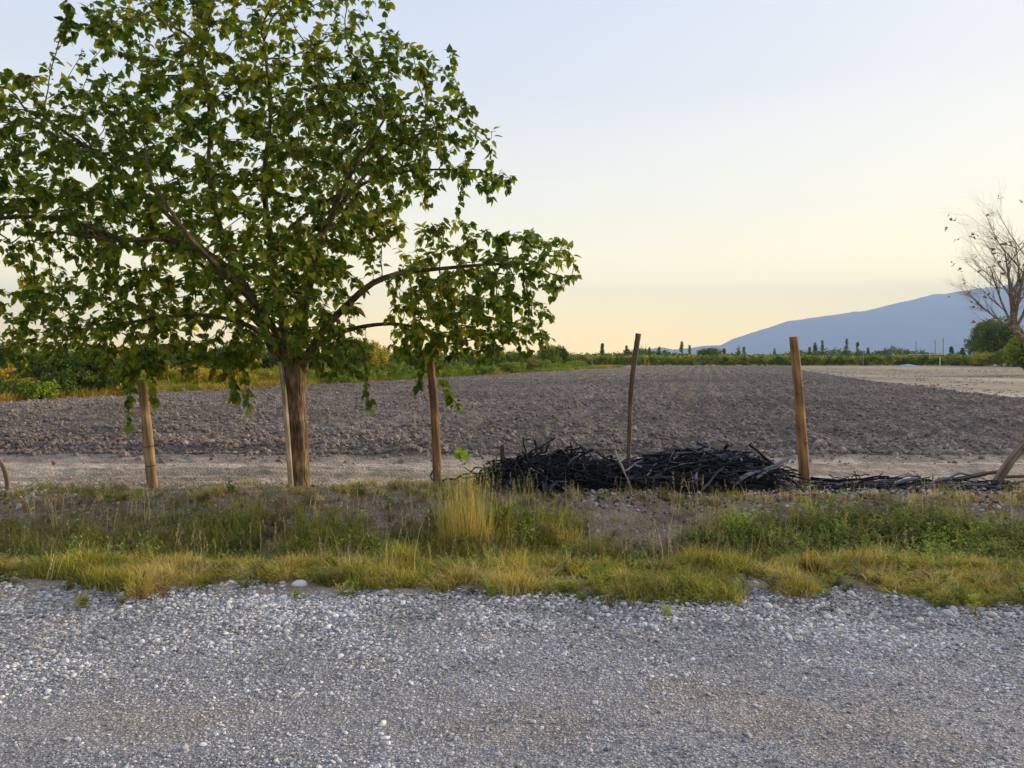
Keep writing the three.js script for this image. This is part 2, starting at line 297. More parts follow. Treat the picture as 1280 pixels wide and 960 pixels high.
{ // chips, small rubble and ash along the fence line and on the bare ditch bank
  const f = rng(321), lists = clodGeo.map(() => []);
  for (let i = 0; i < 30000; i++) {
    const x = (f() - 0.5) * 15, d = 7.1 + 3.3 * f(), n = fbm(x * 1.5, d * 1.5, 3, 66);
    const heap = smooth(0, 0.6, x) * (1 - smooth(5.6, 6.6, x)) * Math.exp(-Math.pow((d - 9.1) / 0.55, 2)), leftRock = smooth(-4.9, -5.6, x) * Math.exp(-Math.pow((d - 9.0) / 0.5, 2));
    if (f() > (d > 9.9 ? 0.1 : 0.22) + 0.5 * smooth(0.45, 0.7, n) + 0.8 * heap + 0.8 * leftRock) continue;
    const s = 0.006 + 0.022 * f() * f() * (1 + leftRock) + 0.014 * heap * f(); const k = 0.5 + 0.8 * f(), t = f();
    let c = t < 0.55 ? C(0.34 * k, 0.29 * k, 0.25 * k) : t < 0.8 ? C(0.42 * k, 0.41 * k, 0.42 * k) : C(0.22 * k, 0.15 * k, 0.10 * k);
    if (heap > 0.3 && f() < 0.55) c = f() < 0.45 ? C(0.03, 0.03, 0.033) : f() < 0.5 ? C(0.24 * k, 0.11 * k, 0.06 * k) : C(0.45 * k, 0.44 * k, 0.45 * k);
    lists[i % 4].push({ p: V(x, surf(x, d) + s * 0.2, -d), q: rq(f, 1.5), s: V(s * (0.7 + f()), s * 0.8, s * (0.7 + f())), c });
  }
  lists.forEach((l, i) => tag(inst('rubble', clodGeo[i], clodMat, l), 'small rubble, burnt chips and ash along the fence line', 'rubble', 'rubble of the fence line'));
}
{ // single stones one can pick out along the road's edge
  const f = rng(777), mats = [[0.55, 0.54, 0.53], [0.42, 0.42, 0.44], [0.47, 0.42, 0.37], [0.33, 0.34, 0.37]].map((c) => new THREE.MeshStandardMaterial({ color: C(...c), roughness: 0.85, bumpMap: soilBump, bumpScale: 0.002 }));
  const spots = [[375, 733, 0.055, 0], [353, 729, 0.024, 0], [372, 747, 0.026, 0], [481, 741, 0.036, 3], [476, 735, 0.022, 1], [625, 737, 0.045, 3], [622, 752, 0.026, 1], [478, 751, 0.026, 0], [436, 768, 0.032, 2], [548, 769, 0.024, 0], [813, 727, 0.036, 1], [780, 746, 0.034, 1], [781, 756, 0.022, 0], [945, 729, 0.026, 1], [944, 738, 0.022, 3], [960, 759, 0.036, 0], [952, 748, 0.025, 0], [1035, 773, 0.032, 0], [1185, 768, 0.04, 1], [1192, 763, 0.034, 1], [1064, 743, 0.032, 1], [950, 775, 0.022, 0], [1240, 770, 0.036, 2], [1110, 768, 0.022, 3], [885, 752, 0.028, 0], [700, 757, 0.026, 0], [300, 752, 0.026, 1], [215, 742, 0.024, 1], [120, 736, 0.03, 3], [60, 747, 0.03, 1], [160, 760, 0.026, 0], [255, 770, 0.022, 2], [590, 752, 0.026, 2], [660, 745, 0.024, 2], [840, 765, 0.024, 1], [905, 770, 0.026, 2], [1150, 775, 0.024, 0], [1005, 760, 0.022, 2], [25, 735, 0.03, 3], [532, 752, 0.022, 1]];
  spots.forEach(([px, py, s, m], i) => {
    const d = 1000 * EYE / (py - 444) - 0.02, p = at(px, py, d);
    const o = solo('stone', stoneGeo[i % 5], mats[m], i === 0 ? 'largest pale rounded stone at the road edge in the grass' : m === 0 ? 'small pale stone among gravel at the grassy road edge' : m === 2 ? 'small brownish stone among gravel at the grassy road edge' : m === 3 ? 'small dark grey stone among gravel at the grassy road edge' : 'small mid-grey stone among gravel at the grassy road edge', 'stone', i ? 'stones along the road edge' : undefined);
    o.position.set(p.x, 0.0 + s * 0.35, p.z); o.rotation.set(f() * 0.3, f() * 6, f() * 0.3); o.scale.set(s * 1.1, s, s);
  });
  [[24, 640, 0.05], [40, 628, 0.04], [12, 622, 0.045], [55, 616, 0.035], [460, 679, 0.035], [470, 605, 0.03], [78, 612, 0.035], [30, 655, 0.03]].forEach(([px, py, s], i) => {
    const d = [8.5, 8.85, 9, 9.2, 7.5, 9.7, 9.4, 8.2][i], x = (px - 640) / 1000 * d;
    const o = solo('stone', stoneGeo[(i + 2) % 5], mats[(i + 1) % 4], i < 4 ? 'grey stone on the bare bank near the curved stick' : 'grey stone on the ditch bank below the fence posts', 'stone', i < 4 ? 'stones by the curved stick' : 'stones on the ditch bank');
    o.position.set(x, surf(x, d) + s * 0.3, -d); o.rotation.set(f(), f() * 6, f()); o.scale.setScalar(s);
  });
}
console.log('stones done');
// ---------------------------------------------------------------- fence posts
const woodMat = (r, g, b) => new THREE.MeshStandardMaterial({ color: C(r * 1.9, g * 1.9, b * 1.9), map: woodCol, bumpMap: woodBump, bumpScale: 0.012, roughness: 0.9 });
function post(name, label, path, r0, r1, mat, opt = {}) {
  const pts = curvePts(path, 26), n = pts.length, f = rng(opt.seed ?? 3);
  const radii = pts.map((_, i) => lerp(r0, r1, i / (n - 1)) * (1 + (f() - 0.5) * 0.07));
  const base = path[0].clone(), root = thing(name, label, opt.category ?? 'post', base, opt.group);
  const local = pts.map((p) => p.clone().sub(base));
  local[0].y -= 0.12;
  part('shaft', tube(local, radii, 12, { rough: 0.05, seed: opt.seed, girth: 0.4 }), mat, root);
  (opt.knots ?? []).forEach((t) => { const i = Math.round(t * (n - 1)), a = f() * 6.28, g = lump(90 + i, 1, 1, 0.2); g.scale(radii[i] * 0.45, radii[i] * 0.6, radii[i] * 0.45); g.translate(local[i].x + Math.cos(a) * radii[i] * 0.85, local[i].y, local[i].z + Math.abs(Math.sin(a)) * radii[i] * 0.85); part('knot', g, mat, root); });
  (opt.ties ?? []).forEach((t) => { const i = Math.round(t * (n - 1)), g = new THREE.TorusGeometry(radii[i] * 1.04, 0.004, 5, 20); g.rotateX(PI / 2); g.rotateZ(0.12); g.translate(local[i].x, local[i].y, local[i].z); part('wire_tie', g, wireMat, root); });
  return root;
}
const wireMat = new THREE.MeshStandardMaterial({ color: C(0.05, 0.04, 0.035), roughness: 0.6, metalness: 0.6 });
const gy = (px, d) => { const x = (px - 640) / 1000 * d; return V(x, surf(x, d) - 0.02, -d); };
const onto = (px, py, d) => at(px, py, d);
const orange = woodMat(0.36, 0.185, 0.07), tan = woodMat(0.37, 0.245, 0.125), redbrown = woodMat(0.27, 0.135, 0.065), greyw = woodMat(0.25, 0.185, 0.125), dark = woodMat(0.16, 0.10, 0.065), pale = woodMat(0.50, 0.40, 0.27);
{
  post('fence_post', 'tan weathered fence post with dark wire wraps below leafy twigs', [gy(191, 9.45), onto(186, 560, 9.45), onto(181, 510, 9.45), onto(177, 477, 9.45)], 0.062, 0.048, tan, { seed: 4, ties: [0.2, 0.33], knots: [0.5, 0.75], group: 'posts along the old fence line' });
  post('fence_post', 'slim reddish-brown fence post behind the tall dry grass clump', [gy(547, 9.7), onto(544, 530, 9.7), onto(540, 475, 9.7), onto(535, 430, 9.7)], 0.055, 0.045, redbrown, { seed: 8, ties: [0.86], knots: [0.62], group: 'posts along the old fence line' });
  post('fence_post', 'thin crooked dark fence post rising from the burnt heap', [gy(784, 10.1), onto(787, 540, 10.1), onto(788, 500, 10.1), onto(792, 460, 10.1), onto(798, 417, 10.1)], 0.026, 0.036, dark, { seed: 12, knots: [0.3, 0.55, 0.7], group: 'posts along the old fence line' });
  post('fence_post', 'thick orange-brown fence post beside the end of the burnt heap', [gy(1006, 9.85), onto(1003, 555, 9.85), onto(998, 490, 9.85), onto(992, 421, 9.85)], 0.068, 0.053, orange, { seed: 16, knots: [0.35, 0.7], group: 'posts along the old fence line' });
  const lb = gy(1243, 9.9);
  post('fence_post', 'grey slanting fence post leaning over on the dirt beyond the orange post', [lb, onto(1262, 578, 9.85), onto(1281, 556, 9.8), onto(1330, 499, 9.7)], 0.056, 0.046, greyw, { seed: 20, knots: [0.6], group: 'posts along the old fence line' });
  post('bent_stick', 'short curved grey stick standing on the rocky bank', [gy(10, 9.3), onto(8, 596, 9.3), onto(3, 582, 9.3), onto(-6, 568, 9.3), onto(-22, 556, 9.25)], 0.028, 0.022, greyw, { seed: 23, category: 'stick' });
  post('post_stump', 'short charred stump of a broken post at the end of the burnt heap', [gy(630, 9.85), onto(629, 580, 9.85), onto(628, 556, 9.85)], 0.05, 0.026, woodMat(0.07, 0.05, 0.04), { seed: 26, category: 'stump' });
  post('post_stump', 'tiny grey peg beside the charred stump', [gy(620, 9.75), onto(619, 585, 9.75), onto(618, 574, 9.75)], 0.02, 0.02, greyw, { seed: 27, category: 'stump' });
  post('tree_stake', 'pale thin wooden stake leaning on the tree trunk', [gy(364, 9.28), onto(359, 540, 9.3), onto(355, 490, 9.33), onto(351, 452, 9.36)], 0.031, 0.026, pale, { seed: 30, category: 'stake' });
  post('fallen_pole', 'long dark pole lying on the dirt against the slanting post', [at(1190, 606, 9.85).setY(surf(5.4, 9.85) + 0.03), onto(1222, 596, 9.98).setY(0.11), onto(1258, 588, 10.1).setY(0.14)], 0.028, 0.022, dark, { seed: 33, category: 'pole' }).children[0].position.y += 0.0;
  post('fallen_pole', 'dark stick lying on the track beyond the slanting post', [V(6.15, 0.06, -10.1), V(6.6, 0.07, -10.12), V(7.2, 0.06, -10.2)], 0.022, 0.016, dark, { seed: 34, category: 'pole' });
}
// ---------------------------------------------------------------- burnt heap of sticks
{
  const f = rng(4242);
  const char = [[0.007, 0.007, 0.009], [0.012, 0.012, 0.017], [0.045, 0.05, 0.08], [0.14, 0.15, 0.19], [0.22, 0.21, 0.20]].map((c) => new THREE.MeshPhysicalMaterial({ color: C(...c), roughness: 0.8, specularIntensity: 0.4, bumpMap: barkBump, bumpScale: 0.004 }));
  const stick = (seed, curl, forked) => {                  // unit stick along x, radius 1 at scale y/z
    const q = rng(seed), pts = []; let y = 0, z = 0; for (let i = 0; i <= 7; i++) { pts.push(V(i / 7 - 0.5, y, z)); y += (q() - 0.5) * curl; z += (q() - 0.5) * curl; }
    const ra = pts.map((_, i) => lerp(0.022, 0.011, i / 7) * (0.9 + 0.2 * q()));
    const gs = [tube(pts, ra, 6, { rough: 0.14, seed })];
    if (forked) { const b = pts[4]; gs.push(tube([b, b.clone().add(V(0.12, 0.05, 0.04)), b.clone().add(V(0.26, 0.07 + 0.05 * q(), 0.10))], [0.013, 0.011, 0.007], 5, { rough: 0.1, seed })); }
    return mergeGeometries(gs);
  };
  const straight = [1, 2, 3, 4, 5].map((s) => stick(s * 31, 0.035, s > 3)), curly = [1, 2, 3, 4, 5].map((s) => stick(s * 37, 0.12, s > 2));
  const heapA = (x, d) => { const u = (x - 0.52) / 0.95, v = (d - 9.62) / 0.66; return 0.33 * Math.pow(clamp(1 - u * u - v * v), 0.6) * (0.8 + 0.4 * fbm(x * 3, d * 3, 2, 7)); };
  const heapB = (x, d) => { const u = (x - 2.35) / (x < 2.35 ? 1.1 : 1.12), v = (d - 9.68) / 0.68; return 0.36 * Math.pow(clamp(1 - u * u - v * v), 0.6) * (0.85 + 0.3 * fbm(x * 3, d * 3, 2, 7)); };
  const heapC = (x, d) => { const u = (x - 1.4) / 0.5, v = (d - 9.66) / 0.6; return 0.24 * Math.sqrt(clamp(1 - u * u - v * v)); };
  const hp = (x, d) => Math.max(heapA(x, d), heapB(x, d), heapC(x, d));
  // black core of ash and charcoal that the sticks lie on
  { const xs = [], ds = []; for (let x = -0.55; x <= 3.75; x += 0.05) xs.push(x); for (let d = 9.05; d <= 10.55; d += 0.05) ds.push(d);
    const m = solo('ash_mound', sheet(xs, ds, (x, d) => surf(x, d) - 0.035 + Math.max(0, hp(x, d) - 0.07) + 0.05 * (fbm(x * 9, d * 9, 2, 3) - 0.5) * smooth(0.02, 0.1, hp(x, d)), () => [1, 1, 1]), char[0], 'black bed of charcoal and ash under the burnt sticks', 'ash'); m.userData.kind = 'stuff'; }
  function lay(geo, mat, x, d, yaw, len, thick, lift, label, group, rollTilt = 0) {
    const o = solo('charred_stick', geo, mat, label, 'stick', group ), dx = Math.cos(yaw) * len * 0.42, dd = Math.sin(yaw) * len * 0.42;
    const h = (a, b) => surf(a, b) + hp(a, b), y1 = h(x + dx, d + dd), y0 = h(x - dx, d - dd), yc = h(x, d);
    o.position.set(x, Math.max(yc * 0.7 + (y0 + y1) * 0.15, yc - 0.06) + lift, -d);
    o.rotation.set(f() * 6.28, yaw, Math.atan2(y1 - y0, len * 0.84) + rollTilt, 'YZX'); o.scale.set(len, thick, thick);
    return o;
  }
  const tone = ['jet-black', 'dull black', 'blue-grey', 'ash-grey', 'pale ashy'];
  for (let i = 0; i < 130; i++) {                          // twiggy heap
    const a = f() * 6.28, r = Math.sqrt(f()), x = 0.52 + 0.86 * r * Math.cos(a), d = 9.6 + 0.58 * r * Math.sin(a);
    const m = f() < 0.6 ? 0 : f() < 0.7 ? 1 : f() < 0.75 ? 2 : 3;
    lay(curly[i % 5], char[m], x, d, f() * 6.28, rr(0.35, 0.85, f), rr(0.55, 1.0, f), rr(-0.03, 0.04, f), `${tone[m]} ${i % 5 > 1 ? 'forked' : 'crooked'} branch in the twiggy burnt heap, ${x < 0.2 ? 'on the side of the charred stump' : x > 0.85 ? 'on the side of the thin post' : 'at its middle'}`, `${tone[m]} ${i % 5 > 1 ? 'forked' : 'crooked'} branches of the twiggy heap`, (f() - 0.5) * (i % 5 === 0 ? 1.6 : 0.4));
  }
  for (let i = 0; i < 150; i++) {                          // stacked heap of straighter sticks
    const a = f() * 6.28, r = Math.sqrt(f()), x = 2.3 + (Math.cos(a) < 0 ? 1.05 : 1.0) * r * Math.cos(a), d = 9.65 + 0.58 * r * Math.sin(a);
    const m = f() < 0.34 ? 0 : f() < 0.42 ? 1 : f() < 0.68 ? 2 : 3;
    lay(straight[i % 5], char[m], x, d, gauss(f) * 0.75 + (f() < 0.2 ? 1.2 : 0.15), rr(0.35, 0.95, f), rr(0.4, 0.95, f), rr(-0.03, 0.05, f), `${tone[m]} ${i % 5 > 2 ? 'forked' : 'straight'} stick in the stacked burnt heap, ${x < 1.9 ? 'on the side of the thin post' : x > 2.8 ? 'on the side of the orange post' : 'at its middle'}`, `${tone[m]} ${i % 5 > 2 ? 'forked' : 'straight'} sticks of the stacked heap`, gauss(f) * (i % 7 === 0 ? 0.4 : 0.12));
  }
  // long ones that stand out
  lay(straight[0], char[3], 2.98, 9.3, 0.55, 0.95, 1.1, 0.07, 'long ash-grey burnt stick propped on the heap near the orange post', undefined, 0.18);
  lay(straight[1], char[3], 3.05, 9.34, 0.7, 0.7, 0.9, 0.05, 'short ash-grey burnt stick propped on the heap near the orange post', undefined, 0.2);
  lay(straight[2], char[4], 1.28, 9.18, -1.1, 0.55, 0.75, 0.10, 'pale ashy stick leaning on the burnt heap beside the thin post', undefined, -0.5);
  lay(straight[1], char[0], 3.3, 10.05, 0.03, 0.95, 0.9, 0.06, 'long black stick reaching from the heap behind the orange post', undefined, 0.02);
  for (let i = 0; i < 40; i++) { const x = rr(3.75, 6.0, f), d = rr(9.15, 9.85, f); lay(i % 3 ? straight[i % 5] : curly[i % 5], char[[0, 1, 0, 2, 3][i % 5]], x, d, gauss(f) * 0.45, rr(0.35, 1.05, f), rr(0.6, 1.1, f), 0.02, `${tone[[0, 1, 0, 2, 3][i % 5]]} ${i % 3 ? 'straight' : 'crooked'} stick lying flat on dirt ${x < 4.85 ? 'beside the orange post' : 'beside the slanting post'}`, 'charred sticks lying flat on the dirt'); }
  for (let i = 0; i < 12; i++) { const x = rr(0.3, 3.4, f), d = rr(8.85, 9.2, f); lay(i % 3 ? straight[i % 5] : curly[i % 5], char[[0, 1, 0, 2, 3][i % 5]], x, d, gauss(f) * 0.6, rr(0.2, 0.6, f), rr(0.4, 0.8, f), 0.012, 'small charred stick on the ashy ground in front of the heap', 'charred sticks in front of the heap'); }
  lay(curly[3], char[0], -0.75, 9.85, 0.5, 0.75, 1.0, 0.05, 'forked burnt branch on the ground behind the dry grass clump', undefined, 0.15);
  lay(curly[4], char[0], -0.35, 9.85, 2.6, 0.6, 0.9, 0.04, 'curved burnt branch between dry grass clump and charred stump', undefined, 0.12);
  lay(curly[1], char[1], -0.95, 9.8, 1.4, 0.45, 0.8, 0.06, 'short burnt branch at the foot of the reddish-brown post', undefined, 0.5);
  // fine twigs nobody could count
  const lists = [[], []];
  for (let i = 0; i < 2600; i++) {
    const B = f() < 0.4, a = f() * 6.28, r = Math.sqrt(f()), x = i % 9 === 0 ? rr(3.6, 6.1, f) : B ? 2.2 + 1.1 * r * Math.cos(a) : 0.48 + 0.93 * r * Math.cos(a), d = 9.62 + 0.62 * r * Math.sin(a), k = f() < 0.85 ? 0.02 : 0.09;
    lists[i % 2].push({ p: V(x, surf(x, d) + hp(x, d) + rr(-0.05, 0.04, f), -d), q: quat(f() * 6, f() * 6.28, (f() - 0.5) * (B ? 0.5 : 1.1)), s: V(rr(0.12, 0.45, f), rr(0.25, 0.4, f), rr(0.25, 0.4, f)), c: C(k, k, k * 1.15) });
  }
  const tw = new THREE.MeshPhysicalMaterial({ color: 0xffffff, roughness: 0.85, specularIntensity: 0.4 });
  lists.forEach((l, i) => tag(inst('burnt_twigs', curly[i + 1], tw, l), 'fine burnt twigs tangled through the charred heap', 'twigs', 'fine twigs of the burnt heap'));
}
console.log('heap done');
// ---------------------------------------------------------------- grass and weeds
function tuftGeo(seed, n, h, spread, lean, w, stemmy = 0) {   // a tuft of curved tapering blades, about h tall
  const f = rng(seed), pos = [], idx = [], nor = [];
  for (let b = 0; b < n; b++) {
    const a = f() * 6.283, r = spread * Math.sqrt(f()), x = r * Math.cos(a), z = r * Math.sin(a), L = h * (0.45 + 0.75 * f()), dir = a + (f() - 0.5) * 4.4, le = lean * (0.2 + f()), wa = dir + 1.57 + (f() - 0.5), ww = w * (0.6 + 0.7 * f());
    const o = pos.length / 3, S = 3;
    for (let i = 0; i <= S; i++) {
      const t = i / S, bend = le * t * t * L, px = x + Math.cos(dir) * bend, pz = z + Math.sin(dir) * bend, py = L * t * (1 - 0.35 * le * t * t), wd = ww * (1 - t * 0.92) * 0.5;
      pos.push(px - Math.cos(wa) * wd, py, pz - Math.sin(wa) * wd, px + Math.cos(wa) * wd, py, pz + Math.sin(wa) * wd);
      if (i) idx.push(o + i * 2 - 2, o + i * 2 - 1, o + i * 2, o + i * 2 - 1, o + i * 2 + 1, o + i * 2);
    }
    if (stemmy && f() < stemmy) {                          // a seed head: short side strokes near the tip
      const tx = x + Math.cos(dir) * le * L, tz = z + Math.sin(dir) * le * L, ty = L * (1 - 0.35 * le);
      for (let k = 0; k < 7; k++) { const q = pos.length / 3, aa = f() * 6.28, yy = ty - k * 0.018, l = 0.012 + 0.012 * f(); pos.push(tx, yy, tz, tx + Math.cos(aa) * l, yy + 0.016, tz + Math.sin(aa) * l, tx + 0.004, yy - 0.008, tz); idx.push(q, q + 1, q + 2); }
    }
  }
  const g = new THREE.BufferGeometry(); g.setAttribute('position', new THREE.Float32BufferAttribute(pos, 3)); g.setIndex(idx); g.computeVertexNormals(); return g;
}
function weedGeo(seed, h, spread, stems, leaves, leafL) {     // feathery upright weed: stems with many narrow leaves
  const f = rng(seed), pos = [], idx = [];
  for (let s = 0; s < stems; s++) {
    const a = f() * 6.28, le = spread * (0.3 + f()), L = h * (0.6 + 0.5 * f()), P = (t) => V(Math.cos(a) * le * t * t, L * t, Math.sin(a) * le * t * t);
    const o = pos.length / 3, A = P(0), B = P(1); pos.push(A.x - 0.002, 0, A.z, A.x + 0.002, 0, A.z, B.x, B.y, B.z); idx.push(o, o + 1, o + 2);
    for (let k = 0; k < leaves; k++) {
      const t = 0.12 + 0.88 * Math.pow(f(), 0.8), p = P(t), b = f() * 6.28, up = 0.3 + 0.7 * f(), l = leafL * (0.6 + 0.6 * f()) * (1.15 - 0.6 * t), w = l * 0.17, q = pos.length / 3;
      const tip = V(p.x + Math.cos(b) * l, p.y + l * up * 0.7, p.z + Math.sin(b) * l), mid = V().lerpVectors(p, tip, 0.5), sx = -Math.sin(b) * w, sz = Math.cos(b) * w;
      pos.push(p.x, p.y, p.z, mid.x + sx, mid.y, mid.z + sz, tip.x, tip.y, tip.z, mid.x - sx, mid.y, mid.z - sz); idx.push(q, q + 1, q + 2, q, q + 2, q + 3);
    }
  }
  const g = new THREE.BufferGeometry(); g.setAttribute('position', new THREE.Float32BufferAttribute(pos, 3)); g.setIndex(idx); g.computeVertexNormals(); return g;
}
const grassMat = new THREE.MeshPhysicalMaterial({ color: 0xffffff, roughness: 0.8, specularIntensity: 0.25, transmission: 0.3, thickness: 0, side: THREE.DoubleSide });
const low = [1, 2, 3, 4].map((s) => tuftGeo(s * 3, 34, 0.115, 0.06, 0.95, 0.0068)), mid = [1, 2, 3].map((s) => tuftGeo(s * 5 + 70, 36, 0.26, 0.07, 0.6, 0.0055, 0.15)), feather = [1, 2, 3].map((s) => weedGeo(s * 7 + 33, 0.30, 0.16, 9, 26, 0.05)), leafy = [1, 2].map((s) => weedGeo(s * 9 + 51, 0.2, 0.14, 8, 11, 0.07));
const GC = { gold: [0.55, 0.44, 0.075], straw: [0.60, 0.49, 0.23], olive: [0.32, 0.29, 0.045], green: [0.17, 0.235, 0.03], brown: [0.25, 0.165, 0.075], lime: [0.33, 0.38, 0.05], dull: [0.20, 0.205, 0.075], litter: [0.28, 0.21, 0.135] };
const gcol = (list, f) => { let t = f() * list.reduce((a, b) => a + b[1], 0); for (const [n, w] of list) { t -= w; if (t <= 0) { const c = GC[n], k = 0.75 + 0.5 * f(); return C(c[0] * k, c[1] * k, c[2] * k); } } return C(0.2, 0.2, 0.05); };
{
  const f = rng(606), L = low.map(() => []), B0 = leafy.map(() => []);
  for (let i = 0; i < 11500; i++) {                        // strip of low grass between road and ditch
    const x = (f() - 0.5) * 12.5, e = edgeD(x), d = e - 0.06 + (6.45 - e) * Math.pow(f(), 0.85), n = fbm(x * 2.1, d * 2.1, 3, 47), px = 640 + x / d * 1000;
    const gap = Math.exp(-Math.pow((px - 940) / 22, 2)) * (1 - smooth(5.7, 6.1, d)) + Math.exp(-Math.pow((px - 740) / 40, 2)) * 0.7 * (1 - smooth(5.4, 5.7, d));
    if (f() < (d < e + 0.3 ? 0.018 : 0.06)) { B0[i % 2].push({ p: V(x, surf(x, d) - 0.012, -d), q: rq(f, 0.4), s: 0.35 + 0.4 * f(), c: gcol([['green', 2], ['lime', 1], ['dull', 1.5], ['olive', 2], ['brown', 1]], f) }); continue; }
    if (f() < gap || n < 0.50 * (1 - smooth(e, e + 0.5, d)) + 0.34) continue;
    const cl = fbm(x * 3.6, d * 3.6, 3, 48), hgt = (0.05 + 2.6 * Math.pow(cl, 2.0)) * smooth(e - 0.3, e + 0.4, d) + 0.12;
    const h = fbm(x * 1.6 + 9, d * 1.6, 3, 49);
    L[i % 4].push({ p: V(x, surf(x, d) - 0.012, -d), q: rq(f, 0.9), s: V(1, hgt * (0.8 + 0.4 * f()), 1).multiplyScalar(0.85 + 0.4 * f()), c: h > 0.48 ? gcol([['gold', 5], ['straw', 2.5], ['olive', 2.5], ['brown', 1.2]], f) : gcol([['olive', 5], ['lime', 2], ['green', 1.8], ['gold', 2.5], ['brown', 1.5]], f) });
  }
  L.forEach((l, i) => tag(inst('grass', low[i], grassMat, l), 'low yellow-green grass strip between gravel road and ditch', 'grass', 'grass strip beside the road'));
  B0.forEach((l, i) => tag(inst('verge_weeds', leafy[i], grassMat, l), 'small broad-leaved weeds scattered through the roadside grass', 'weeds', 'weeds of the roadside grass'));
  const G = mid.map(() => []), F = feather.map(() => []), B = leafy.map(() => []), D = low.map(() => []);
  for (let i = 0; i < 13500; i++) {                        // ditch sides
    const x = (f() - 0.5) * 15.5, d = 6.5 + 2.9 * f(), px = 640 + x / d * 1000, n = fbm(x * 1.7, d * 1.7, 3, 57), h = fbm(x * 0.9, d * 1.1, 3, 58), top = smooth(7.75, 8.4, d + 0.3 * gauss(f) + (fbm(x * 0.8, 4, 2, 40) - 0.5) * 0.9);
    const bare = clamp(smooth(690, 740, px) * (1 - smooth(840, 900, px)) * 0.72 + smooth(430, 470, px) * (1 - smooth(520, 545, px)) * 0.55 + (1 - smooth(0, 90, px)) * 0.6 * smooth(7.9, 8.4, d));
    if (f() < top * (px > 600 ? 0.95 : 0.8)) continue;
    if (f() < bare || n < (px < 430 ? 0.24 : 0.33)) { if (f() < 0.25) F[i % 3].push({ p: V(x, surf(x, d) - 0.02, -d), q: rq(f, 0.5), s: 0.3 + 0.4 * f(), c: gcol([['brown', 3], ['litter', 3], ['straw', 1], ['dull', 1]], f) }); else if (f() < 0.8) D[i % 4].push({ p: V(x, surf(x, d) - 0.02, -d), q: rq(f, 0.5), s: V(1.2, 0.25 + 0.55 * f(), 1.2), c: gcol([['brown', 4], ['straw', 0.8], ['dull', 0.7], ['litter', 3]], f) }); continue; }
    const right = smooth(820, 1000, px), t = f(), p = V(x, surf(x, d) - 0.012, -d), q = rq(f, 0.3), k = (0.7 + 0.6 * f()) * (1 - 0.62 * top);
    if (t < lerp(0.5, 0.2, right)) G[i % 3].push({ p, q, s: V(1, k, 1), c: h > 0.5 ? gcol([['olive', 4], ['gold', 2], ['straw', 1.2], ['green', 2], ['brown', 1]], f) : gcol([['green', 4], ['olive', 3], ['dull', 3], ['brown', 1]], f) });
    else if (t < lerp(0.6, 0.72, right)) F[i % 3].push({ p, q, s: k * 0.9, c: gcol([['lime', 3 * right + 0.6], ['green', 3], ['dull', 3], ['olive', 2]], f) });
    else if (t < 0.75) B[i % 2].push({ p, q, s: k, c: gcol([['green', 3], ['dull', 2], ['lime', 1]], f) });
    else D[i % 4].push({ p, q, s: V(1.1, k * 0.9, 1.1), c: gcol([['brown', 2], ['straw', 1.3], ['olive', 3], ['dull', 2]], f) });
  }
  { const sg = [1, 2].map((q) => tuftGeo(q + 950, 4, 0.42, 0.05, 0.35, 0.0055, 0.8)), K = [[], []]; for (let i = 0; i < 900; i++) { const x = (f() - 0.5) * 15, d = i % 10 === 0 ? rr(5.5, 6.4, f) : rr(6.6, 8.7, f); K[i % 2].push({ p: V(x, surf(x, d) - 0.01, -d), q: rq(f, 0.5), s: 0.5 + 0.6 * f(), c: gcol([['straw', 4], ['brown', 2], ['litter', 2]], f) }); } K.forEach((l, i) => tag(inst('dry_stems', sg[i], grassMat, l), 'thin dead stems standing among the ditch weeds', 'stems', 'dead stems of the ditch')); }
  const wl = 'mixed green and dry weeds growing in the ditch';
  G.forEach((l, i) => tag(inst('ditch_grass', mid[i], grassMat, l), wl, 'grass', 'weeds of the ditch')); F.forEach((l, i) => tag(inst('ditch_weeds', feather[i], grassMat, l), wl, 'weeds', 'weeds of the ditch'));
  B.forEach((l, i) => tag(inst('ditch_weeds', leafy[i], grassMat, l), wl, 'weeds', 'weeds of the ditch')); D.forEach((l, i) => tag(inst('ditch_grass', low[i], grassMat, l), wl, 'grass', 'weeds of the ditch'));
  const S = low.map(() => []);                              // sparse dry tufts along the fence line
  for (let i = 0; i < 2200; i++) { const x = (f() - 0.5) * 14, d = rr(8.7, 9.9, f), n = fbm(x * 1.2, d * 1.2, 3, 59), px = 640 + x / d * 1000; if (n < 0.5 || (px > 600 && px < 1270 && d > 8.9)) continue; S[i % 4].push({ p: V(x, surf(x, d) - 0.01, -d), q: rq(f, 0.3), s: V(0.9, 0.5 + 0.8 * f(), 0.9), c: gcol([['straw', 3], ['olive', 1.5], ['brown', 1.5]], f) }); }
  S.forEach((l, i) => tag(inst('dry_grass', low[i], grassMat, l), 'sparse dry straw tufts along the fence line', 'grass', 'dry tufts of the fence line'));
}
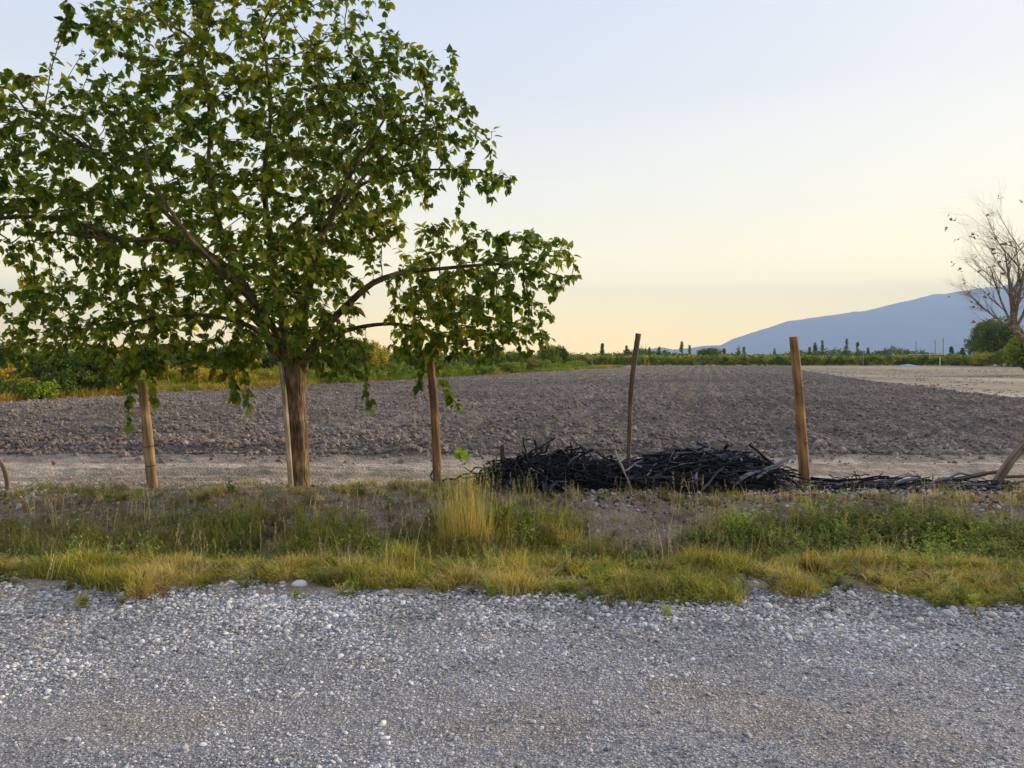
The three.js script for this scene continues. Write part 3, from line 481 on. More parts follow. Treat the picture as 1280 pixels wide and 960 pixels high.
// plants one can pick out
function plant(name, label, px, d, geo, mat, s, group, cat = 'weed') { const x = (px - 640) / 1000 * d, o = solo(name, geo, mat, label, cat, group); o.position.set(x, surf(x, d) - 0.015, -d); o.scale.set(s, s, s); o.rotation.y = px; return o; }
const gm = (c) => new THREE.MeshPhysicalMaterial({ color: C(...c), roughness: 0.8, specularIntensity: 0.25, transmission: 0.3, thickness: 0, side: THREE.DoubleSide });
{
  const gold = gm([0.68, 0.50, 0.12]), pgreen = gm([0.34, 0.36, 0.12]), lime = gm([0.30, 0.40, 0.045]), green = gm([0.085, 0.165, 0.025]), straw = gm([0.60, 0.47, 0.24]);
  const root = thing('tall_grass_clump', 'tall golden dry grass clump in the ditch before the reddish-brown post', 'grass clump', gy(588, 7.75));
  const add = (n, g, m, x, z, ry, s) => { const o = part(n, g, m, root); o.position.set(x, 0, z); o.rotation.y = ry; o.scale.setScalar(s); };
  const tall = [1, 2, 3].map((s) => tuftGeo(s + 400, 110, 0.84, 0.15, 0.2, 0.0065, 0.4));
  add('blades', tall[0], gold, -0.06, 0, 0, 1); add('blades', tall[1], gold, 0.1, 0.06, 1, 0.85); add('blades', tall[2], gold, -0.2, 0.02, 2, 0.7); add('green_blades', tall[1], pgreen, -0.22, -0.3, 2.4, 1.0); add('green_blades', tall[2], pgreen, 0.1, -0.3, 0.4, 0.95); add('green_blades', tall[0], pgreen, -0.02, -0.12, 3.3, 0.9);
  const tg = tuftGeo(480, 34, 0.42, 0.1, 0.3, 0.006, 0.3);
  plant('grass_clump', 'pale green grass clump at the near foot of the burnt heap', 652, 8.5, tg, pgreen, 1.0, undefined, 'grass clump');
  plant('grass_clump', 'yellow-green grass clump in the ditch beside the bare bank', 688, 8.0, tuftGeo(481, 46, 0.36, 0.12, 0.4, 0.006, 0.2), gm([0.38, 0.36, 0.07]), 1.0, undefined, 'grass clump');
  plant('broadleaf_weed', 'dark green leafy weed on the bank below the tree trunk', 289, 8.9, weedGeo(500, 0.22, 0.1, 6, 14, 0.07), green, 1);
  plant('broadleaf_weed', 'dark green leafy weed on the bank between trunk and dry grass clump', 452, 8.85, weedGeo(501, 0.2, 0.14, 7, 14, 0.07), green, 1);
  [[95, 7.15, 0.38], [145, 7.1, 0.34], [190, 7.1, 0.34]].forEach(([px, d, h], i) => plant('ditch_weed', 'bright green upright weed in the ditch below the tan post', px, d, weedGeo(510 + i, h + 0.1, 0.12, 8, 22, 0.07), lime, 1, 'bright weeds below the tan post'));
  [[1112, 7.3], [1150, 7.2], [1210, 7.15], [1165, 7.6], [1040, 7.7], [920, 7.9]].forEach(([px, d], i) => plant('ditch_weed', 'bright green bushy weed in the ditch below the charred flat sticks', px, d, weedGeo(530 + i, 0.36 + 0.05 * (i % 3), 0.26, 14, 30, 0.06), i % 2 ? lime : gm([0.20, 0.32, 0.04]), 1.05, 'bright weeds below the flat charred sticks'));
  // a single dry stalk and a fresh shoot on the track side
  const st = thing('dry_stalk', 'single pale dry stalk standing in the ditch weeds', 'stalk', gy(1177, 6.45)); part('stem', tube([V(0, 0, 0), V(0.012, 0.15, 0), V(0.032, 0.32, -0.01)], [0.004, 0.0035, 0.003], 5), straw, st);
  const sp = thing('green_shoot', 'bright yellow-green leafy shoot beside the reddish-brown post', 'plant', gy(577, 9.45));
  part('stem', tube([V(0, 0, 0), V(0.01, 0.25, 0), V(0, 0.45, 0)], [0.005, 0.004, 0.003], 5), pgreen, sp);
  for (let i = 0; i < 9; i++) { const g = new THREE.CircleGeometry(0.045, 7); g.scale(0.8, 1.2, 1); g.translate(0, 0.05, 0); const l = part('leaf', g, lime, sp); l.position.set(0.0, 0.36 + 0.09 * R(), 0); l.rotation.set(rr(-0.6, 0.6), i * 0.75, rr(0.6, 1.9), 'YXZ'); }
}
console.log('grass done');
// ---------------------------------------------------------------- the big tree
function leafGeo(seed, fold) {                              // heart-shaped blade, base at the origin, tip along +y, with its stalk
  const f = rng(seed), half = [[0, 0], [0.20, -0.10], [0.40, 0.02], [0.46, 0.25], [0.36, 0.55], [0.18, 0.82], [0, 1.08]], mid = [[0, 0], [0, 0.3], [0, 0.62], [0, 1.08]], pos = [], idx = [];
  const put = (x, y) => { pos.push(x, y, fold * Math.abs(x) - 0.22 * y * y + (f() - 0.5) * 0.04); return pos.length / 3 - 1; };
  const m = mid.map(([x, y]) => put(x, y));
  for (const s of [1, -1]) {
    const e = half.slice(1, 6).map(([x, y]) => put(s * x * (0.92 + 0.16 * f()), y));
    const T = (a, b, c) => (s > 0 ? idx.push(a, b, c) : idx.push(a, c, b));
    T(m[0], e[0], e[1]); T(m[0], e[1], m[1]); T(m[1], e[1], e[2]); T(m[1], e[2], m[2]); T(m[2], e[2], e[3]); T(m[2], e[3], e[4]); T(m[2], e[4], m[3]);
  }
  const o = pos.length / 3; pos.push(-0.012, 0, 0, 0.012, 0, 0, 0, -0.4, 0.05); idx.push(o, o + 1, o + 2);
  const g = new THREE.BufferGeometry(); g.setAttribute('position', new THREE.Float32BufferAttribute(pos, 3)); g.setIndex(idx); g.computeVertexNormals(); g.translate(0, 0.38, 0); return g;
}
const barkMat = (r, g, b) => new THREE.MeshStandardMaterial({ color: C(r * 2, g * 2, b * 2), map: barkCol, bumpMap: barkBump, bumpScale: 0.02, roughness: 0.95 });
function colonize(nodes, attr, step, infl, kill, maxIter, f, gravity = 0) {
  const near = attr.map((a) => { let b = -1, bd = 1e9; nodes.forEach((n, i) => { if (!n.grow) return; const d = n.p.distanceToSquared(a); if (d < bd) { bd = d; b = i; } }); return [b, bd]; });
  const alive = attr.map(() => true);
  for (let it = 0; it < maxIter; it++) {
    const pull = new Map();
    for (let i = 0; i < attr.length; i++) if (alive[i] && near[i][1] < infl * infl) { const k = near[i][0]; if (!pull.has(k)) pull.set(k, V(0, 0, 0)); pull.get(k).add(V().subVectors(attr[i], nodes[k].p).normalize()); }
    if (!pull.size) break;
    let added = 0;
    for (const [k, dir] of pull) {
      dir.normalize().multiplyScalar(0.8).add(V(gauss(f), gauss(f) - gravity, gauss(f)).multiplyScalar(0.22)).addScaledVector(nodes[k].dir, 0.35).normalize();
      const p = nodes[k].p.clone().addScaledVector(dir, step); if (nodes[k].kids > 4) { nodes[k].kids++; if (nodes[k].kids > 12) continue; }
      nodes[k].kids++;
      const n = { p, dir, par: k, kids: 0, grow: true }; nodes.push(n); added++;
      const id = nodes.length - 1;
      for (let i = 0; i < attr.length; i++) if (alive[i]) { const d = p.distanceToSquared(attr[i]); if (d < near[i][1]) { near[i][0] = id; near[i][1] = d; } if (d < kill * kill) alive[i] = false; }
    }
    if (!added) break;
  }
}
function chains(nodes) {                                    // splits the skeleton into runs that follow the thickest child
  const kids = nodes.map(() => []); nodes.forEach((n, i) => { if (n.par >= 0) kids[n.par].push(i); });
  const out = [], go = [[0, -1]];
  while (go.length) {
    const [s, from] = go.pop(), run = from >= 0 ? [from, s] : [s]; let c = s;
    while (kids[c].length) { const k = kids[c].slice().sort((a, b) => nodes[b].r - nodes[a].r); for (let i = 1; i < k.length; i++) go.push([k[i], c]); c = k[0]; run.push(c); }
    out.push(run);
  }
  return out;
}
function radii(nodes, tip, e) { nodes.forEach((n) => { n.acc = 0; }); for (let i = nodes.length - 1; i >= 0; i--) { const n = nodes[i]; n.r = Math.max(n.acc > 0 ? Math.pow(n.acc, 1 / e) : tip, n.minR ?? 0); if (n.par >= 0) nodes[n.par].acc += Math.pow(n.r, e); } }
{
  const f = rng(31337), D = 9.5, nodes = [];
  const chain = (par, list, r0, r1, n) => { const pts = curvePts(list, n); let k = par; pts.forEach((p, i) => { if (i === 0 && par >= 0) return; nodes.push({ p, dir: V().subVectors(p, pts[Math.max(0, i - 1)]).normalize(), par: k, kids: 0, grow: i > n * 0.3 && par >= 0, minR: lerp(r0, r1, i / n) }); k = nodes.length - 1; }); return k; };
  const base = gy(375, D); base.y -= 0.05;
  const top = chain(-1, [base, at(375, 590, D), at(374, 550, D), at(370, 500, D), at(366, 455, D)], 0.118, 0.125, 14);
  const P = (x, y, dd) => at(x, y, D + dd), T = nodes[top].p;
  const limbs = [
    [[T, P(350, 447, 0), P(334, 422, -0.1), P(326, 392, -0.15), P(302, 352, -0.25), P(262, 318, -0.4), P(215, 300, -0.55), P(150, 300, -0.8), P(70, 290, -1)], 0.062, 0.014],
    [[T, P(362, 440, 0.1), P(352, 385, 0.25), P(340, 310, 0.35), P(330, 230, 0.4), P(338, 140, 0.3), P(330, 50, 0.2)], 0.075, 0.014],
    [[T, P(382, 446, 0), P(405, 412, -0.05), P(432, 383, -0.1), P(466, 354, -0.15), P(500, 342, -0.2), P(560, 335, -0.25), P(620, 330, -0.3), P(670, 330, -0.3)], 0.06, 0.010],
    [[T, P(385, 440, 0.15), P(420, 418, 0.25), P(455, 408, 0.3), P(495, 405, 0.3), P(530, 412, 0.25), P(570, 425, 0.2)], 0.045, 0.008],
    [[T, P(372, 440, 0.05), P(385, 370, -0.3), P(405, 290, -0.6), P(440, 215, -0.9), P(480, 150, -1.0)], 0.06, 0.012],
    [[T, P(365, 435, 0.3), P(375, 380, 0.9), P(400, 300, 1.5), P(440, 240, 2.0), P(520, 200, 2.2)], 0.055, 0.012],
    [[T, P(355, 440, 0.3), P(310, 390, 0.9), P(250, 330, 1.5), P(180, 280, 2.0), P(90, 240, 2.3)], 0.055, 0.012],
    [[T, P(360, 445, -0.15), P(335, 400, -0.7), P(290, 350, -1.3), P(240, 300, -1.8), P(190, 230, -2.1)], 0.055, 0.012],
    [[T, P(352, 444, -0.05), P(320, 412, -0.2), P(270, 396, -0.4), P(215, 395, -0.5), P(150, 405, -0.5)], 0.045, 0.009],
  ];
  limbs.forEach(([l, a, b]) => chain(top, l, a, b, 22));
  // second order limbs
  const nearest = (p) => { let b = 0, bd = 1e9; nodes.forEach((n, i) => { const d = n.p.distanceToSquared(p); if (i > 14 && d < bd) { bd = d; b = i; } }); return b; };
  [[P(302, 352, -0.25), P(285, 310, -0.3), P(262, 230, -0.35), P(262, 140, -0.3), P(250, 60, -0.2)], [P(340, 310, 0.35), P(380, 270, 0.5), P(430, 240, 0.5), P(500, 215, 0.4), P(600, 212, 0.3)], [P(150, 300, -0.8), P(80, 275, -0.6), P(10, 272, -0.4), P(-60, 285, -0.4)], [P(262, 318, -0.4), P(200, 260, -0.6), P(130, 200, -0.7), P(60, 150, -0.7)], [P(405, 290, -0.6), P(430, 250, -0.7), P(500, 180, -0.6), P(570, 150, -0.4)]].forEach((l) => { const k = nearest(l[0]); l[0] = nodes[k].p; chain(k, l, 0.026, 0.008, 16); });
  // where leaves are: lobes of the crown [x, y, rx, ry in the picture, depth, depth reach, points]
  const lobes = [[285, 245, 215, 150, 0, 2.1, 620], [70, 210, 135, 125, -0.1, 1.6, 260], [300, 40, 215, 110, 0, 1.9, 330], [440, 210, 120, 100, 0, 1.5, 210], [510, 190, 80, 62, -0.1, 0.8, 60], [590, 170, 36, 30, -0.2, 0.4, 14], [600, 226, 52, 22, 0, 0.5, 22], [380, 370, 88, 80, -0.6, 1.2, 210], [160, 390, 120, 62, -0.2, 1.3, 170], [190, 448, 72, 28, -0.2, 0.7, 46], [270, 440, 60, 40, 0, 0.9, 46], [580, 362, 92, 62, -0.1, 1.0, 230], [535, 405, 48, 54, -0.1, 0.8, 100], [660, 335, 62, 52, -0.2, 0.7, 80], [705, 330, 18, 34, -0.2, 0.3, 10], [635, 408, 62, 38, 0, 0.7, 90], [595, 425, 50, 28, 0, 0.6, 50], [420, 440, 44, 34, -0.2, 0.6, 46], [335, 330, 70, 60, -1.3, 0.5, 70], [20, 360, 60, 70, 0, 0.9, 40], [20, 430, 32, 40, 0, 0.5, 14], [-70, 230, 90, 140, 0, 1.2, 70], [480, 110, 110, 60, 0, 1.2, 80], [470, 290, 40, 40, 0, 0.6, 18], [560, 290, 60, 22, 0, 0.4, 20]];
  const attr = [];
  for (const [x, y, rx, ry, dd, rd, n] of lobes) for (let i = 0; i < n * 2.1; i++) { let a, b, c; do { a = f() * 2 - 1; b = f() * 2 - 1; c = f() * 2 - 1; } while (a * a + b * b + c * c > 1); const q = at(x + a * rx, y + b * ry, D); attr.push(V(q.x, q.y, -(D + dd + c * rd))); }
  const hang = [[[300, 440, -0.6], [306, 475, -0.7], [312, 515, -0.75]], [[285, 445, -0.6], [292, 480, -0.7], [296, 500, -0.7]], [[185, 455, -0.5], [188, 480, -0.55], [192, 505, -0.6]], [[165, 465, -0.6], [162, 505, -0.65], [160, 532, -0.65]], [[545, 430, -0.5], [552, 465, -0.55], [560, 490, -0.6], [575, 508, -0.6]], [[455, 440, -0.5], [458, 480, -0.55], [462, 513, -0.6]], [[530, 440, -0.3], [526, 470, -0.35], [524, 486, -0.35]], [[425, 450, -0.2], [440, 462, -0.2], [452, 468, -0.2]]];
  colonize(nodes, attr, 0.1, 1.6, 0.12, 200, f, 0.12);
  for (const h of hang) { const pts = h.map(([x, y, dd]) => at(x, y, D + dd)), k = nearest(pts[0]); chain(k, [nodes[k].p, ...pts], 0.004, 0.003, 10); }
  radii(nodes, 0.0032, 2.6);
  // flare and pollard head
  nodes.forEach((n, i) => { if (i <= 14) n.r = [0.19, 0.150, 0.126, 0.116, 0.113, 0.11, 0.108, 0.107, 0.106, 0.107, 0.11, 0.116, 0.125, 0.14, 0.135][i]; else if (n.r > 0.062) n.r = 0.062; });
  const B = base.clone(), loc = (p) => p.clone().sub(B);
  const root = thing('broadleaf_tree', 'broad leafy green tree with thick brown trunk and spreading crown', 'tree', B);
  const tm = barkMat(0.19, 0.122, 0.068), lm = tm;
  part('trunk', tube(nodes.slice(0, 15).map((n) => loc(n.p)), nodes.slice(0, 15).map((n) => n.r), 16, { rough: 0.07, seed: 3, girth: 0.6 }), tm, root);
  { const k = lump(444, 2, 0.8, 0.25); k.scale(0.15, 0.15, 0.14); const c = loc(nodes[14].p); k.translate(c.x + 0.05, c.y - 0.02, c.z); part('pollard_knob', k, tm, root); }
  const twigs = []; let nl = 0;
  for (const run of chains(nodes)) {
    const a = run.filter((i) => i >= 14); if (a.length < 2) continue;
    const r = a.map((i) => nodes[i].r); r[0] = Math.min(r[0], r[1] * 1.15);
    const pts = a.map((i) => loc(nodes[i].p));
    if (r[0] > 0.016) { part('limb', tube(pts, r, 8, { rough: 0.06, seed: nl++, girth: 0.3 }), lm, root); } else twigs.push(tube(pts, r, 4));
  }
  part('twigs', mergeGeometries(twigs), lm, root, 'stuff');
  // leaves
  const geos = [leafGeo(1, 0.25), leafGeo(2, 0.4), leafGeo(3, 0.12)], cols = [[0.08, 0.14, 0.008], [0.15, 0.215, 0.009], [0.255, 0.30, 0.010], [0.40, 0.375, 0.012], [0.56, 0.43, 0.016]].map((c) => C(...c));
  const lmat = new THREE.MeshPhysicalMaterial({ color: 0xffffff, roughness: 0.6, specularIntensity: 0.3, transmission: 0.5, thickness: 0, side: THREE.DoubleSide });
  const leaves = [], X = V(), Y = V(), Z = V(), M = new THREE.Matrix4();
  nodes.forEach((n, i) => {
    if (i < 15 || n.r > 0.0105 || n.par < 0) return;
    const sparse = n.kids ? 1 : 3, cnt = Math.floor((n.r < 0.0042 ? 3.3 : 1.5) * (0.45 + 1.55 * fbm(n.p.x * 2.6, n.p.y * 2.6 + n.p.z * 1.7, 2, 97)) + f()) + (sparse > 1 ? 2 : 0), tone = fbm(n.p.x * 1.1 + 5, (n.p.y + n.p.z) * 1.1, 2, 88);
    for (let c = 0; c < cnt; c++) {
      const p = n.p.clone().lerp(nodes[n.par].p, f());
      Y.set(gauss(f), gauss(f) * 0.8 - 0.42, gauss(f)).addScaledVector(n.dir, 0.5).normalize();
      Z.set(gauss(f) * 0.8, 0.55 + 0.4 * f(), gauss(f) * 0.8); Z.addScaledVector(Y, -Z.dot(Y)).normalize(); X.crossVectors(Y, Z);
      const q = new THREE.Quaternion().setFromRotationMatrix(M.makeBasis(X, Y, Z)), t = f() * 0.97 + (tone - 0.5) * 0.95;
      leaves.push({ p: loc(p), q, s: 0.034 + 0.062 * Math.pow(f(), 0.75), k: t < 0.22 ? 0 : t < 0.52 ? 1 : t < 0.84 ? 2 : t < 1.03 ? 3 : 4, z: -p.z, x: 640 + p.x / -p.z * 1000, g: leaves.length % 3 });
    }
  });
  console.log('nodes', nodes.length, 'leaves', leaves.length);
  leaves.sort((a, b) => (a.z - a.s * 12 + (a.x < 0 ? 9 : 0)) - (b.z - b.s * 12 + (b.x < 0 ? 9 : 0)));
  const lms = cols.map((c) => { const m = lmat.clone(); m.color = c; return m; });
  leaves.slice(0, 290).forEach((l) => { const m = part('leaf', geos[l.g], lms[l.k], root); m.position.copy(l.p); m.quaternion.copy(l.q); m.scale.setScalar(l.s); });
  for (let g = 0; g < 3; g++) inst('foliage', geos[g], lmat, leaves.slice(290).filter((l) => l.g === g).map((l) => ({ p: l.p, q: l.q, s: l.s, c: cols[l.k].clone().multiplyScalar(0.8 + 0.4 * f()) })), root);
}
console.log('tree done');
// ---------------------------------------------------------------- bushes and far trees
function clumpGeo(seed, n, r, leaf) {
  const f = rng(seed), pos = [], idx = [];
  for (let i = 0; i < n; i++) {
    const c = V(gauss(f), gauss(f), gauss(f)).multiplyScalar(r), a = V(gauss(f), gauss(f), gauss(f)).normalize(), b = V(gauss(f), gauss(f), gauss(f)).cross(a).normalize(), l = leaf * (0.7 + 0.6 * f()), o = pos.length / 3;
    for (const [u, w] of [[-1, 0], [0, 0.5], [1, 0], [0, -0.5]]) pos.push(c.x + a.x * u * l + b.x * w * l, c.y + a.y * u * l + b.y * w * l, c.z + a.z * u * l + b.z * w * l);
    idx.push(o, o + 1, o + 2, o, o + 2, o + 3);
  }
  const g = new THREE.BufferGeometry(); g.setAttribute('position', new THREE.Float32BufferAttribute(pos, 3)); g.setIndex(idx); g.computeVertexNormals(); return g;
}
const clumps = [1, 2].map((s) => clumpGeo(s, 26, 0.12, 0.045)), bigClumps = [1, 2].map((s) => clumpGeo(s + 5, 24, 0.4, 0.16));
const clumpMat = new THREE.MeshPhysicalMaterial({ color: 0xffffff, roughness: 0.8, specularIntensity: 0.25, transmission: 0.3, thickness: 0, side: THREE.DoubleSide });
const FC = { dark: [0.06, 0.10, 0.016], mid: [0.12, 0.18, 0.02], yellow: [0.44, 0.36, 0.025], lime: [0.24, 0.31, 0.022], gold: [0.50, 0.32, 0.03], brown: [0.22, 0.15, 0.055] };
function bush(name, label, category, px, baseD, w, h, tones, opt = {}) {   // width and height in metres, standing on the ground at distance baseD
  const x = (px - 640) / 1000 * baseD, f = rng(Math.round(px * 7 + baseD * 13 + h * 100)), root = thing(name, label, category, V(x, 0, -baseD), opt.group);
  const big = h > 3.2 || opt.coarse, geos = big ? bigClumps : clumps, trunkH = opt.trunk ?? 0;
  const stems = trunkH ? [[0, 0]] : [[-0.2, 0], [0.15, 0.1], [0.02, -0.1]];
  const sg = [];
  stems.forEach(([sx, sz], i) => { const t = trunkH || h * 0.45, r = trunkH ? Math.max(0.05, h * 0.035) : 0.025; sg.push(tube([V(sx * w * 0.3, -0.05, sz), V(sx * w * 0.5 + 0.02 * w, t * 0.5, sz * 1.4), V(sx * w, t, sz * 2), V(sx * w * 1.4 + 0.03 * w, t + (h - t) * 0.45, sz * 2)], [r * 1.2, r, r * 0.85, r * 0.3], 7, { rough: 0.1, seed: i })); });
  if (trunkH) for (let i = 0; i < 5; i++) { const a = i * 1.3 + f(); sg.push(tube([V(0.02 * w, trunkH * 0.8, 0), V(Math.cos(a) * w * 0.18, trunkH + h * 0.12, Math.sin(a) * w * 0.18), V(Math.cos(a) * w * 0.33, trunkH + h * 0.32, Math.sin(a) * w * 0.33)], [h * 0.018, h * 0.013, h * 0.005], 6)); }
  part(trunkH ? 'trunk' : 'stems', mergeGeometries(sg), opt.bark ?? farBark, root);
  const lobes = [], nl = opt.lobes ?? 9, y0 = trunkH * 0.75;
  for (let i = 0; i < nl; i++) { const a = f() * 6.28, r = Math.sqrt(f()) * 0.36 * w, yy = lerp(y0, h, opt.spire ? f() : 0.25 + 0.5 * f()); const s = opt.spire ? Math.pow(1 - (yy - y0) / (h - y0), 0.8) * 0.42 + 0.05 : 0.22 + 0.16 * f(); lobes.push({ x: opt.spire ? 0 : r * Math.cos(a), y: yy, z: opt.spire ? 0 : r * Math.sin(a), rx: w * s, ry: Math.min((h - y0) * (opt.spire ? 0.22 : 0.28 + 0.1 * f()), h - yy + 0.02 * h), tone: tones[Math.floor(f() * tones.length)] }); }
  const lists = [[], []], n = opt.n ?? 420, k = opt.size ?? 1;
  for (let i = 0; i < n; i++) {
    const L = lobes[i % nl]; let v; do { v = V(f() * 2 - 1, f() * 2 - 1, f() * 2 - 1); } while (v.lengthSq() > 1); const len = v.length() || 1; v.multiplyScalar(Math.pow(len, 0.55) / len);
    const p = V(L.x + v.x * L.rx, Math.max(0.03, L.y + v.y * L.ry), L.z + v.z * L.rx), t = FC[f() < 0.75 ? L.tone : tones[Math.floor(f() * tones.length)]], b = 0.75 + 0.5 * f();
    lists[i % 2].push({ p, q: rq(f, 6), s: k * (0.7 + 0.6 * f()), c: C(t[0] * b, t[1] * b, t[2] * b) });
  }
  lists.forEach((l, i) => inst('crown', geos[i], clumpMat, l, root));
  return root;
}
const farBark = barkMat(0.09, 0.07, 0.055);
{
  const LE = 'shrubs along the far left field edge'.replace(' left', ''); 
  // beyond the field's long edge, from near to far
  bush('bush', 'large rounded bush with yellow top at the near end of the field edge', 'bush', 98, 31, 4.0, 1.95, ['yellow', 'lime', 'mid', 'mid', 'dark'], { n: 2000, lobes: 12, size: 1.15 });
  bush('bush', 'low yellow-green bush beside the large yellow-topped bush', 'bush', 155, 33, 2.2, 1.25, ['yellow', 'mid', 'lime'], { n: 700 });
  bush('bush', 'dark green bush with a sunken hollow at the large bush foot', 'bush', 78, 29, 1.7, 0.95, ['dark', 'mid'], { n: 500 });
  bush('bush', 'small lime-green bush below the large yellow-topped bush', 'bush', 50, 27.5, 1.1, 0.6, ['lime', 'mid'], { n: 300 });
  bush('bush', 'orange-tinted low bush on the meadow behind the curved stick', 'bush', 12, 28, 2.0, 0.75, ['gold', 'yellow', 'mid'], { n: 500 });
  bush('bush', 'dark tree-like bush far behind the orange-tinted low bush', 'bush', -8, 60, 4.5, 3.0, ['dark', 'mid', 'gold'], { n: 500, coarse: true, size: 0.7 });
  [[-30, 44, 3.5, 0.9], [8, 47, 3, 0.7]].forEach(([px, d, w, h], i) => bush('bush', 'ochre dry bush on the meadow in front of the low pale wall', 'bush', px, d, w, h, ['gold', 'brown', 'mid', 'mid'], { n: 420, size: 1.2, group: 'ochre bushes on the meadow' }));
  bush('bush', 'long low golden bush behind the tan post', 'bush', 265, 38, 3.4, 1.0, ['gold', 'yellow', 'yellow'], { n: 700 });
  bush('bush', 'yellow bush behind the tree trunk', 'bush', 330, 41, 3.2, 1.0, ['yellow', 'lime'], { n: 600 });
  bush('bush', 'dense dark green bush behind the tan post', 'bush', 215, 42, 4.5, 2.2, ['dark', 'mid', 'dark'], { n: 1000, size: 1.3 });
  bush('bush', 'dense green bush between tan post and tree trunk', 'bush', 300, 47, 4.6, 2.3, ['dark', 'mid'], { n: 1000, size: 1.3 });
  bush('bush', 'green bush just behind the trunk of the broad tree', 'bush', 372, 48, 3.6, 1.6, ['mid', 'lime', 'dark'], { n: 700, size: 1.2 });
  bush('round_tree', 'small round-crowned tree with dark trunk at the field edge', 'tree', 440, 50, 4.6, 2.7, ['mid', 'dark', 'yellow', 'mid'], { n: 1500, trunk: 0.6, size: 1.3, lobes: 12 });
  [[478, 55], [510, 58], [545, 60], [580, 64], [612, 68], [640, 74]].forEach(([px, d], i) => bush('hedge_bush', 'green bush in the hedge between round tree and brown bush', 'bush', px, d, 3.2, 1.55 + 0.35 * (i % 2), ['mid', 'lime', 'dark'], { n: 560, size: 1.3, group: 'hedge bushes along the field edge' }));
  [[395, 45], [430, 47], [470, 51], [500, 54.5], [535, 57], [565, 61], [600, 64], [635, 69], [668, 80], [700, 86], [722, 92]].forEach(([px, d], i) => bush('low_shrub', 'low bright green shrub on the grassy edge of the ploughed field', 'bush', px, d - 1.5, 3.4, 0.75 + 0.2 * (i % 3), ['lime', 'lime', 'mid'], { n: 420, group: 'low shrubs along the grassy field edge' }));
  bush('bush', 'brownish rounded bush at the far end of the hedge', 'bush', 657, 72, 2.0, 1.3, ['brown', 'gold', 'mid'], { n: 420, size: 1.2 });
  bush('tree', 'bushy green tree at the far end of the field edge', 'tree', 686, 95, 3.9, 2.7, ['mid', 'dark', 'lime'], { n: 900, size: 1.6 });
  bush('bush', 'bright green bush beside the far bushy tree', 'bush', 706, 100, 2.6, 1.6, ['lime', 'mid'], { n: 420, size: 1.5 });
  // grass skirt along that edge
  const f = rng(88), T = [[], []], gg = [tuftGeo(901, 24, 0.4, 0.2, 0.6, 0.03), tuftGeo(902, 24, 0.4, 0.2, 0.6, 0.03)];
  for (let i = 0; i < 15000; i++) { const d = 17 + 85 * Math.pow(f(), 1.5), x = leftEdge(d) - 0.1 - Math.pow(f(), 1.6) * (5 + d * 0.25), n = fbm(x * 0.25, d * 0.25, 3, 92), k = 0.7 + 0.6 * f(), c = n > 0.55 ? [0.46, 0.34, 0.05] : d > 38 ? [0.22, 0.30, 0.03] : [0.30, 0.28, 0.04]; T[i % 2].push({ p: V(x, -0.01, -d), q: rq(f, 0.2), s: V(1.2, 0.6 + 0.7 * f(), 1.2), c: C(c[0] * k, c[1] * k, c[2] * k) }); }
  T.forEach((l, i) => tag(inst('meadow_grass', gg[i], grassMat, l), 'green and yellow grass along the edge of the ploughed field', 'grass', 'grass of the field edge'));
  // far vineyard beyond the field
  const vy = [[], []];
  for (let i = 0; i < 5200; i++) { const row = Math.floor(f() * 5), d = 124 + row * 8 + gauss(f) * 0.6, x = lerp(8, d * 0.58, f()), t = FC[['mid', 'dark', 'lime', 'yellow', 'lime'][Math.floor(f() * 5)]], k = 0.8 + 0.5 * f(), hh = 0.2 + 1.05 * f() * (0.75 + 0.4 * fbm(x * 0.12, row, 2, 3)); vy[i % 2].push({ p: V(x, hh, -d), q: rq(f, 6), s: 0.75 + 0.3 * f(), c: C(t[0] * k, t[1] * k, t[2] * k) }); }
  vy.forEach((l, i) => tag(inst('vineyard', bigClumps[i], clumpMat, l), 'far rows of green vines beyond the ploughed field', 'vineyard', 'far rows of vines'));
  const wd = [[], []];                                      // far wood that reads as one mass
  for (let i = 0; i < 4200; i++) { const d = 230 + 120 * f(), a = lerp(-0.75, 0.75, f()), x = a * d, t = FC[['dark', 'mid', 'dark'][Math.floor(f() * 3)]], hh = 0.8 + 4.6 * Math.pow(fbm(a * 34, 1, 4, 14), 2.2); wd[i % 2].push({ p: V(x, 0.2 + hh * f(), -d), q: rq(f, 6), s: 1.5 + f(), c: C(t[0], t[1], t[2]) }); }
  wd.forEach((l, i) => tag(inst('far_wood', bigClumps[i], clumpMat, l), 'distant low wood along the horizon', 'wood', 'far woods of the horizon'));
  [[753, 150, 4.2, 1.2], [783, 165, 4.0, 1.2]].forEach(([px, d, h, w]) => bush('poplar', 'slender dark poplar standing alone beyond the field end', 'tree', px, d, w, h - 0.6, ['dark', 'mid'], { n: 160, trunk: 0.5, spire: true, lobes: 12, coarse: true, size: 0.42, group: 'slender poplars beyond the field end' }));
  [[812, 3.0], [824, 3.4], [852, 4.4], [862, 3.6], [923, 3.6], [930, 3.2], [968, 3.2], [1012, 3.2], [1019, 3.9], [1028, 4.4], [1058, 5.0], [1072, 4.2], [1085, 2.9], [990, 2.8], [905, 2.8]].forEach(([px, h], i) => bush('poplar', 'slim green poplar among the far vines below the mountain', 'tree', px, 168 + (i % 4) * 6, 1.1 + (i % 3) * 0.35, h * 1.05, ['mid', 'dark', 'lime'], { n: 150, trunk: 0.5, spire: true, lobes: 12, coarse: true, size: 0.42, group: 'slim poplars among the far vines' }));
  bush('tree', 'small rounded bluish tree on the horizon at the mountain foot', 'tree', 886, 190, 5.2, 3.2, ['dark', 'mid'], { n: 260, trunk: 0.6, coarse: true, size: 0.8 });
